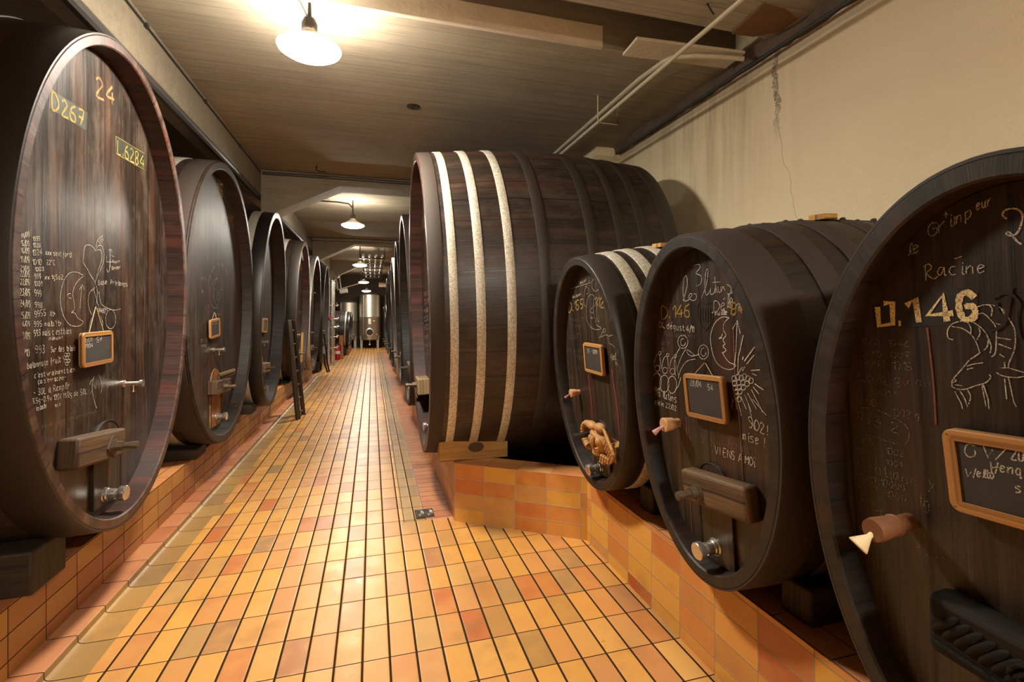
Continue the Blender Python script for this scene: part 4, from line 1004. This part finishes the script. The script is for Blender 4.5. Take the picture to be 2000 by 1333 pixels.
for t_ in (('8/10 1046', 1682, 672, 1780, 678, 11), ('2/10 1007', 1686, 696, 1780, 700, 11), ('15/10 1015', 1678, 715, 1785, 724, 14), ("Malo qu'on", 1676, 742, 1822, 757, 16), ("sent", 1702, 770, 1752, 776, 14), ('19/10', 1668, 785, 1716, 795, 12), ('1002 g', 1742, 812, 1798, 820, 14), ('193 2', 1674, 822, 1760, 848, 20, 18),
           ('21/10', 1667, 858, 1711, 871, 12), ('2mn', 1667, 880, 1698, 887, 9), ('1002', 1730, 886, 1768, 893, 12), ('1001', 1730, 908, 1762, 913, 10), ("gentiane 'X", 1675, 912, 1830, 966, 18, 24), ('25/10 10009', 1668, 935, 1770, 960, 12), ('4  1', 1668, 952, 1712, 962, 12), ('1000', 1730, 970, 1774, 980, 12), ('tg', 1794, 985, 1820, 1000, 22), ('a faire', 1790, 1070, 1850, 1106, 16)):
    g.add(text(*t_))
g.add([[(1672,742),(1740,754)], sm((1668,806),(1680,797),(1710,800),(1745,816),(1768,830),(1776,848),(1770,866),(1752,868),(1720,858),(1690,846)), sm((1709,980),(1690,976),(1672,988),(1669,1008),(1678,1030),(1700,1040)), [(1706,998),(1726,998)], [(1720,998),(1724,1012)]]); g.done()
g = Ink(c, dx, 'wine_drip', M_winered, .0035); g.add([sm((1811,640),(1818,700),(1824,760),(1828,830))]); g.done()
g = Ink(c, dx - .001, 'scorched_scroll', M_blackpaint, .005)
g.add([sm((1935,575),(1940,582),(1955,574),(1975,575),(1990,590)), sm((1975,560),(1968,600),(1962,630),(1940,645),(1928,640)), sm((1945,590),(1950,610),(1965,618)), sm((1990,590),(1985,620),(1990,655),(2000,668))]); g.done()

# ------------------------------------------------------------------ slates hanging on the heads
def slate(c, corners, lb, lines, fw=.016, th=.016, nail=None, x=None, strd=M_chalkbright):
    """corners TL TR BR BL of the frame in the photo"""
    x = (c.d - .022) if x is None else x
    L = [c.px(a, b, x) for a, b in corners]
    ce_ = sum(L, Vector()) / 4
    right = ((L[1] - L[0]) + (L[2] - L[3])) * .5; up = ((L[0] - L[3]) + (L[1] - L[2])) * .5
    W, Hh = right.length, up.length
    rx = right.normalized(); uz = Vector((-1, 0, 0)).cross(rx); uz = uz if uz.z > 0 else -uz
    ca = c.M @ ce_; R3m = c.M.to_3x3()
    X_, Z_ = R3m @ rx, R3m @ uz; Yv = Z_.cross(X_)
    Mw = Matrix((( X_.x, Yv.x, Z_.x, ca.x), (X_.y, Yv.y, Z_.y, ca.y), (X_.z, Yv.z, Z_.z, ca.z), (0, 0, 0, 1)))
    out = R3m @ Vector((-1, 0, 0)); sg = 1 if Yv.dot(out) > 0 else -1       # local +-y points out of the head
    r = empty('hanging_slate', (0, 0, 0), label=lb, cat='slate board', group='framed slates hung on the cask heads')
    r.matrix_world = Mw
    m = MB(); n = 6; rr = .02
    def loop(w_, h_, rad, y):
        P_ = []
        for cx, cz, a0 in ((w_/2 - rad, h_/2 - rad, 0), (-w_/2 + rad, h_/2 - rad, PI/2), (-w_/2 + rad, -h_/2 + rad, PI), (w_/2 - rad, -h_/2 + rad, 1.5*PI)):
            for k in range(n + 1): P_.append(Vector((cx + rad*math.cos(a0 + PI/2*k/n), y, cz + rad*math.sin(a0 + PI/2*k/n))))
        return P_
    o1, o2 = -sg*th/2, sg*th/2
    rings = [loop(W, Hh, rr, o1), loop(W, Hh, rr, o2 - sg*.003), loop(W - .005, Hh - .005, rr - .002, o2), loop(W - 2*fw, Hh - 2*fw, .002, o2), loop(W - 2*fw, Hh - 2*fw, .002, o2 - sg*.006)]
    m.grid(rings, True, lambda i, j: (i * .02, j * .01)); m.ngon(rings[0])
    for sx in (-1, 1):
        for sz in (-1, 1): m.lathe([(0, .0022), (.0008, .0018)], Matrix.Translation((sx*(W/2 - fw*.5), o2, sz*(Hh/2 - fw*.5))) @ Matrix.Rotation(sg*PI/2, 4, 'Z'), 8)
    m.build('frame', M_frame, r)
    m = MB(); ys = o2 - sg*.004
    m.face([Vector((-W/2 + fw*.8, ys, -Hh/2 + fw*.8)), Vector((W/2 - fw*.8, ys, -Hh/2 + fw*.8)), Vector((W/2 - fw*.8, ys, Hh/2 - fw*.8)), Vector((-W/2 + fw*.8, ys, Hh/2 - fw*.8))])
    sl = m.build('slate', M_slate, r, smooth=0)
    Mi = Mw.inverted()
    g = MB(); oo = Mi @ Vector((0, 0, H)); R3i = Mi.to_3x3(); yl = ys + sg*.0006
    for st in lines:
        P_ = []
        for a, b_ in st:
            rd = R3i @ ray(a, b_); t = (yl - oo.y) / rd.y; P_.append(oo + rd*t)
        l, q = [], []
        for i, p in enumerate(P_):
            d = P_[min(len(P_)-1, i+1)] - P_[max(0, i-1)]
            nn = Vector((-d.z, 0, d.x)); 
            if nn.length < 1e-7: nn = Vector((0, 0, 1))
            nn = nn.normalized() * .0012
            l.append(p + nn); q.append(p - nn)
        g.grid([l, q])
    if lines: g.build('chalk_writing', strd, sl, smooth=0, weld=False)
    if nail:
        nz = c.px(nail[0], nail[1], c.d - .006); nl = Mi @ (c.M @ nz)
        m = MB()
        for sx in (-.06, .06): m.tube([nl, Vector((sx * min(1, W/.25), o1 * .2, Hh/2 - .004))], .0014, 6)
        m.build('string', M_string, r)
        m = MB(); m.ball(nl, .004, n=8, m=6); m.tube([nl, nl + Mi.to_3x3() @ (R3m @ Vector((.014, 0, 0)))], .0015, 6); m.build('nail', M_iron, r)
    return r
slate(L1, [(155,652),(215,646),(221,707),(161,719)], 'small framed slate hanging by twine on the cask painted 24', text('8/01', 165, 670, 180, 667, 9) + text('57', 189, 669, 201, 665, 9) + text('01/04', 165, 680, 182, 678, 7), nail=(187, 598), fw=.018)
slate(L2, [(409,626),(428,621),(429,657),(410,663)], 'small framed slate on the cask painted 25', text('14 57', 413, 635, 425, 633, 4), nail=(419, 610), fw=.02)
slate(L3, [(512,623),(521,624),(522,648),(514,649)], 'smallest framed slate, on the third left cask, written all over', text('28', 514.5, 632, 519, 632, 4) + text('05', 515, 638, 520, 638, 4) + text('12', 515, 644, 520, 645, 4), nail=None, fw=.02)
slate(R1, [(1144,671),(1180,676),(1177,734),(1141,723)], 'upright framed slate on the small cask with the carved face', text('S5 : 12/09', 1147, 689, 1167, 692, 7), fw=.017)
slate(R2, [(1339,729),(1419,738),(1418,829),(1341,812)], 'framed slate dated 28/04 hanging on the cask chalked les 3 lutins', text('28/04', 1348, 753, 1370, 757, 12) + text('54', 1382, 762, 1393, 764, 11), nail=(1377, 708), fw=.017)
ln = [sm((1904,872),(1890,868),(1884,882),(1892,893),(1904,890),(1904,880)), [(1919,868),(1930,895),(1938,878),(1944,899),(1964,878)]] + text('20', 1974, 897, 2003, 903, 22)
ln += [sm((1935,903),(1937,925)), sm((1938,914),(1950,912)), sm((1949,904),(1944,926))] + text('enq', 1952, 922, 1998, 930, 18) + [[(1886,916),(1890,932),(1897,922),(1901,934),(1906,916)]] + text('elto', 1907, 932, 1945, 936, 16) + text('s', 1982, 962, 1998, 964, 18)
slate(R3, [(1850,836),(2100,872),(2100,1062),(1854,992)], 'large framed slate reading GW, cut off by the right edge of the picture', ln, fw=.022, th=.02)

# ------------------------------------------------------------------ pipes and things under the ceiling
def pipe(name, pts, r, mat, lb, cat='pipe', n=10, grp=None):
    m = MB(); m.tube(pts, r, n); return tag(m.build(name, mat), lb, cat, grp)
g_ = empty('conduit', (1.72, 4.0, 2.895), label='thin cream conduit running under the ceiling at the right', cat='pipe')
m = MB(); m.tube([(0, -7.4, 0), (0, 6.5, 0)], .013, 10); m.build('tube', M_pipe, g_)
m = MB(); m.tube([(-.02, -.50, ZC - 2.895), (-.02, -.50, -.018), (.15, -.50, -.018), (.15, -.50, ZC - 2.895)], .005, 6); m.build('hanger', M_pipe, g_)
pts = [(2.30, 2.62, 3.02), (2.14, 2.66, 3.03), (2.00, 2.70, 3.035)] + [(1.92 - .075*math.sin(a), 2.75 + .10*(1 - math.cos(a)), 3.04) for a in (.3, .7, 1.1, 1.5)] + [(1.83, 3.1, 3.05), (1.83, 10.0, 3.06)]
pipe('bent_conduit', pts, .016, M_pipe, 'cream conduit bending toward the right wall under the ceiling slot')
pipe('ceiling_cable', [(2.40, Y0 + .1, 3.01), (2.385, 1, 3.0), (2.39, 4.5, 3.01)], .012, M_cable, 'dark cable along the corner of the right wall and ceiling', 'cable')
pipe('girder_pipe', [(-1.305, Y0, 2.79), (-1.305, 21.5, 2.79)], .032, M_pipedark, 'dark pipe running along under the left concrete girder')
cb = empty('clipped_cable', (-1.262, 0, 3.05), label='thin cable clipped along the top of the left girder', cat='cable')
m = MB(); m.tube([(0, Y0, 0), (0, 6.35, 0)], .006, 8); m.build('cable', M_cable, cb)
for k in range(9):
    m = MB(); m.box(-.012, .010, -3 + k*1.05, -2.97 + k*1.05, -.012, .012); m.build('clip', M_cable, cb)
pipe('beam_conduit', [(-1.25, 6.38, 3.05), (-.3, 6.37, 3.055), (2.15, 6.37, 3.04)], .018, M_pipedark, 'dark conduit along the top of the first crossbeam')
pipe('lamp_conduit', [(-1.05, 7.75, 3.06), (-.5, 7.75, 3.055), (-.34, 7.75, 3.04), (-.285, 7.75, 2.98), (-.28, 7.75, 2.90)], .012, M_cable, 'thin bent conduit leading to the second ceiling lamp', 'cable')
pipe('lamp_cable', [(-.85, 2.2, 3.075), (-.5, 2.6, 3.08), (-.40, 2.75, 3.07), (-.34, 2.86, 2.99)], .007, M_cable, 'thin cable leading to the nearest ceiling lamp', 'cable')
v = MB(); v.lathe([(0, .055), (.004, .055), (.006, .048)], Matrix.Translation((.325, 4.10, ZC - .006)) @ Matrix.Rotation(-PI/2, 4, 'Y'), 24)
for k in range(5): v.box(.285 + k*.018, .293 + k*.018, 4.065, 4.135, ZC - .010, ZC - .004)
tag(v.build('ceiling_vent', M_iron), 'small round dark vent in the ceiling right of the nearest lamp', 'vent')
m = MB(); m.box(-.38, .38, -.10, .10, 0, .018); o = m.build('ceiling_board', M_cream, bevel=.002); o.location = (1.94, 2.74, 3.055); o.rotation_euler = (0, 0, -.06)
tag(o, 'pale board wedged below the ceiling slot at the right', 'board')
m = MB()
P5 = [(-.024,-.011),(.13,-.003),(.262,.048),(.27,.165),(.153,.26),(0,.27)]
m.grid([[Vector(p + (0,)) for p in P5 + P5[:1]], [Vector(p + (.012,)) for p in P5 + P5[:1]]]); m.ngon([p + (0,) for p in P5]); m.ngon([p + (.012,) for p in P5])
o = m.build('plywood_sheet', M_ply); o.location = (2.10, 2.22, ZC - .013)
tag(o, 'brown plywood sheet fixed to the ceiling corner above the right wall', 'board')
for k, (x_, y_) in enumerate(((1.92, 2.12), (1.78, 2.30), (1.55, 1.2))):
    pipe('cut_rebar', [(x_, y_, ZC), (x_ + .01, y_ - .01, ZC - .035), (x_ + .05, y_ + .01, ZC - .045)], .005, M_iron, ['bent iron stub in the ceiling beside the plywood sheet', 'bent iron stub in the ceiling left of the plywood sheet', 'bent iron stub in the ceiling nearest the viewer'][k], 'iron stub', 6)
pipe('iron_hook', [(-.62, 6.05, ZC), (-.62, 6.05, ZC - .05), (-.57, 6.04, ZC - .07), (-.52, 6.05, ZC - .06)], .007, M_iron, 'bent iron hook in the ceiling just before the first crossbeam', 'hook', 6)

# drain
dr = MB(); dr.box(.288, .405, 3.335, 3.46, -.002, .006)
gr = empty('floor_drain', (.345, 3.40, .003), label='small square iron drain grate at the near end of the channel', cat='drain')
m = MB(); m.box(-.062, .062, -.068, .068, -.004, .003); m.build('frame', M_grate, gr, bevel=.002)
m = MB()
for cx in (-.03, .03):
    for rr_ in (.008, .016, .024): m.tube([(cx + rr_*math.cos(a), rr_*math.sin(a)*1.9, .004) for a in [i*PI/8 for i in range(17)]], .0025, 5)
m.build('scrolls', M_tank, gr)

# ladder leaning on the girder side between the third and fourth casks
ld = empty('ladder', (-1.0, 6.95, .0), label='old wooden ladder leaning between the third and fourth left casks', cat='ladder')
A0, A1 = Vector((0, -.10, .02)), Vector((-.22, -.16, 1.55))
ld.location = (-.93, 7.08, .0)
def rail(p, q, w0, t0, mat, nm):
    d = (q - p); Lg = d.length; M_ = Matrix.Translation(p) @ d.to_track_quat('Z', 'X').to_matrix().to_4x4()
    m = MB(); m.box(-w0/2, w0/2, -t0/2, t0/2, 0, Lg, M_); m.build(nm, mat, ld, bevel=.004)
lo1, hi1 = Vector((-.12, -.16, 0)), Vector((-.20, -.16, 1.52)); lo2, hi2 = Vector((.0, .18, 0)), Vector((-.12, .05, 1.50))
lo1, hi1 = Vector((.0, -.17, 0)), Vector((-.12, -.12, 1.30)); lo2, hi2 = Vector((.02, .17, 0)), Vector((-.10, .10, 1.30))
rail(lo1, hi1, .03, .085, M_ladder, 'rail'); rail(lo2, hi2, .03, .085, M_ladder, 'rail')
for k in range(7):
    t = .05 + k * .14; a, b_ = lo1.lerp(hi1, t), lo2.lerp(hi2, t)
    m = MB(); m.tube([a, b_], .013, 8); m.tube([b_, b_ + (b_ - a).normalized()*.03], .015, 8); m.build('rung', M_ladder, ld)

# ------------------------------------------------------------------ far end: steel tanks
def tank(x, y, z0, z1, r, lb, manhole=True):
    t = empty('steel_tank', (x, y, 0), label=lb, cat='tank', group='stainless tanks at the end of the aisle')
    m = MB(); Rv = Matrix.Rotation(-PI/2, 4, 'Y')
    m.lathe([(z0 - .05, r*.5), (z0, r), ((z0+z1)/2, r), ((z0+z1)/2 + .01, r + .006), ((z0+z1)/2 + .02, r), (z1, r), (z1 + .1, r*.3)], Rv, 40); m.build('body', M_tank, t)
    for a in (.6, 2.54, 3.75, 5.67):
        p = Vector((r*.93*math.cos(a), r*.93*math.sin(a), 0))
        m = MB(); m.box(p.x - .045, p.x + .045, p.y - .02, p.y + .02, 0, z0 + .15); m.build('leg', M_tank, t)
    if manhole:
        m = MB(); m.lathe([(0, .17), (.03, .17), (.035, .15), (.036, .13)], Matrix.Translation((0, -r + .02, z0 + .30)) @ Matrix.Rotation(-PI/2, 4, 'Z'), 28)
        mh = m.build('manhole', M_steel, t)
        m = MB(); m.lathe([(0, .125), (.004, .12)], Matrix.Translation((0, -r - .018, z0 + .30)) @ Matrix.Rotation(-PI/2, 4, 'Z'), 28); m.build('manhole_door', M_iron, mh)
        m = MB(); m.box(-.05, .05, -r - .012, -r + .02, z0 + .62, z0 + .85); m.build('label_plate', M_white, t)
        m = MB(); m.tube([(.27*r/.4, -r*.75, z0 + .2), (.27*r/.4, -r*.75 - .06, z0 + .2)], .02, 10); m.tube([(.18, -r*.9, z0 + .75), (.18, -r*.9 - .05, z0 + .75)], .02, 10); m.build('valve', M_steel, t)
    m = MB(); m.tube([(-.6*r, -r*.82, z0 + .2), (-.6*r, -r*.82 - .02, z1 - .02)], .013, 8); m.build('level_tube', M_steel, t)
    m = MB(); m.tube([(0, -r*.5, z0), (0, -r*.5, .12)], .03, 10); m.tube([(0, -r*.5, .16), (0, -r*.5 - .08, .16)], .035, 10); m.build('bottom_valve', M_steel, t)
    return t
tank(-.10, 20.95, .36, 2.18, .42, 'tall stainless tank with round manhole closing the end of the aisle')
tank(-.98, 21.15, .36, 1.86, .40, 'lower stainless tank half hidden left of the central tank')
tank(.92, 20.95, .36, 2.18, .42, 'stainless tank half hidden right of the central tank')

# stainless pipework
pw = empty('steel_pipework', (-1.08, 14.2, 0), label='tall polished steel pipework with valves left of the fire extinguisher', cat='pipework')
for k, (dx_, dy_, z1, r_) in enumerate(((-.06, -.15, 2.34, .05), (.02, .05, 2.30, .04), (.05, .25, 2.34, .035), (-.02, .45, 2.2, .045))):
    m = MB(); m.tube([(dx_, dy_, .05), (dx_, dy_, z1)], r_, 14); m.ball((dx_, dy_, z1), r_*1.2); m.build('standpipe', M_steel, pw)
for k, z_ in enumerate((.45, .75, 1.02, 1.25, 1.62)):
    m = MB(); m.tube([(-.08, -.15, z_), (.09, .25, z_), (.16, .45, z_ + .02)], .018, 10); m.build('cross_pipe', M_steel, pw)
    m = MB(); m.ball((.13, .3, z_), .035); m.tube([(.13, .3, z_), (.13, .3, z_ + .09)], .01, 8); m.build('valve', M_steel, pw)
m = MB(); m.tube([(.02, .05, 2.28), (.10, .2, 2.36), (.16, .45, 2.46)], .03, 10); m.build('elbow_pipe', M_steel, pw)
m = MB(); m.box(-.04, .04, -.25, -.19, 1.28, 1.33); m.build('red_cap', M_red, pw)
for dy_ in (-.18, .48):
    m = MB(); m.box(-.10, .10, dy_ - .02, dy_ + .02, 0, .06); m.build('foot', M_tank, pw)
fe = empty('fire_extinguisher', (-1.01, 15.75, 0), label='red fire extinguisher standing on the tiles before a brown board', cat='fire extinguisher')
Rv = Matrix.Rotation(-PI/2, 4, 'Y')
MB().lathe([(0, .06), (.02, .075), (.40, .075), (.45, .05), (.47, .025)], Rv, 20).build('cylinder', M_red, fe)
MB().lathe([(.18, .076), (.27, .0762)], Rv, 20, False).build('label_band', M_white, fe)
m = MB(); m.box(-.03, .05, -.015, .015, .47, .53); m.tube([(.03, 0, .5), (.09, 0, .42), (.085, 0, .2)], .01, 8); m.build('handle', M_rubber, fe)
m = MB(); m.box(-.06, .06, -.01, .01, 0, .73); o = m.build('brown_board', M_brownbox, bevel=.003); o.location = (-.92, 16.0, 0)
tag(o, 'upright brown board standing between the fire extinguisher and the low black casks', 'board')
m = MB(); m.box(-.02, .35, -1.2, 1.2, 0, .22); o = m.build('cask_stand', M_door, bevel=.01); o.location = (-1.12, 18.6, 0)
tag(o, 'low orange timber stand under the low black casks at the left end', 'stand')
pipe('black_hose', [(-1.02, 11.5, .95), (-.98, 11.55, .55), (-.96, 11.6, .28), (-.93, 11.7, .10), (-.97, 11.78, .06), (-1.02, 11.7, .25), (-1.03, 11.62, .5)], .018, M_rubber, 'black hose looping down past the end of the left plinth', 'hose')
# cable tray and duct under the far ceiling
tr = empty('pipe_rack', (-.06, 13.9, 2.80), label='rack of steel pipes hung under the far ceiling right of the lamps', cat='pipe rack')
for k in range(4):
    m = MB(); m.tube([(k*.15 - .15, -1.6, 0), (k*.15 - .15, 5.3, 0)], .030, 10); m.build('pipe', M_tank, tr)
for k in range(6):
    m = MB(); m.box(-.24, .38, -1.5 + k*1.3, -1.44 + k*1.3, -.07, -.04); m.tube([(-.22, -1.47 + k*1.3, -.05), (-.22, -1.47 + k*1.3, ZC - 2.80)], .008, 6); m.tube([(.36, -1.47 + k*1.3, -.05), (.36, -1.47 + k*1.3, ZC - 2.80)], .008, 6); m.build('bracket', M_iron, tr)
pipe('far_cross_pipe', [(-1.27, 10.6, 2.93), (2.2, 10.6, 2.93)], .010, M_cable, 'thin dark pipe crossing under the ceiling between the second and third lamps')
pipe('far_duct', [(.25, 20.0, 2.55), (2.2, 20.0, 2.55)], .09, M_pipe, 'pale round duct crossing the end wall above the right tank', 'duct', 16)
pipe('slanting_pipe', [(-1.27, 19.4, 2.30), (-.42, 19.75, 2.60), (-.40, 19.75, ZC)], .02, M_pipe, 'pale slanting pipe rising toward the lamps at the far left')
m = MB(); m.tube([(0, 0, 0), (.26, -.02, .05)], .09, 16); m.tube([(-.06, .05, ZC - 2.22), (.05, .0, .0)], .02, 8); o = m.build('fan_heater', M_white); o.location = (-1.14, 19.0, 2.22)
tag(o, 'white round fan unit high at the far left beside the column', 'fan heater')
m = MB()
n = 14
arc = [(-.30 + .0*k, 0, 0) for k in range(2)]
f = [Vector((-.32, 0, 0)), Vector((.0, 0, 0))] + [Vector((.32*math.cos(PI/2*k/n) - .32, 0, .55*math.sin(PI/2*k/n))) for k in range(n + 1)]
f = [Vector((-.32, 0, 0)), Vector((0, 0, 0))] + [Vector((-.32 + .32*math.cos(PI/2*k/n), 0, .62*math.sin(PI/2*k/n))) for k in range(1, n + 1)]
m.ngon(f); m.ngon([p + Vector((0, .3, 0)) for p in f]); m.grid([f + f[:1], [p + Vector((0, .3, 0)) for p in f + f[:1]]])
o = m.build('trim_30', M_beam); o['kind'] = 'structure'; o.location = (-1.0, 15.6, 2.15)
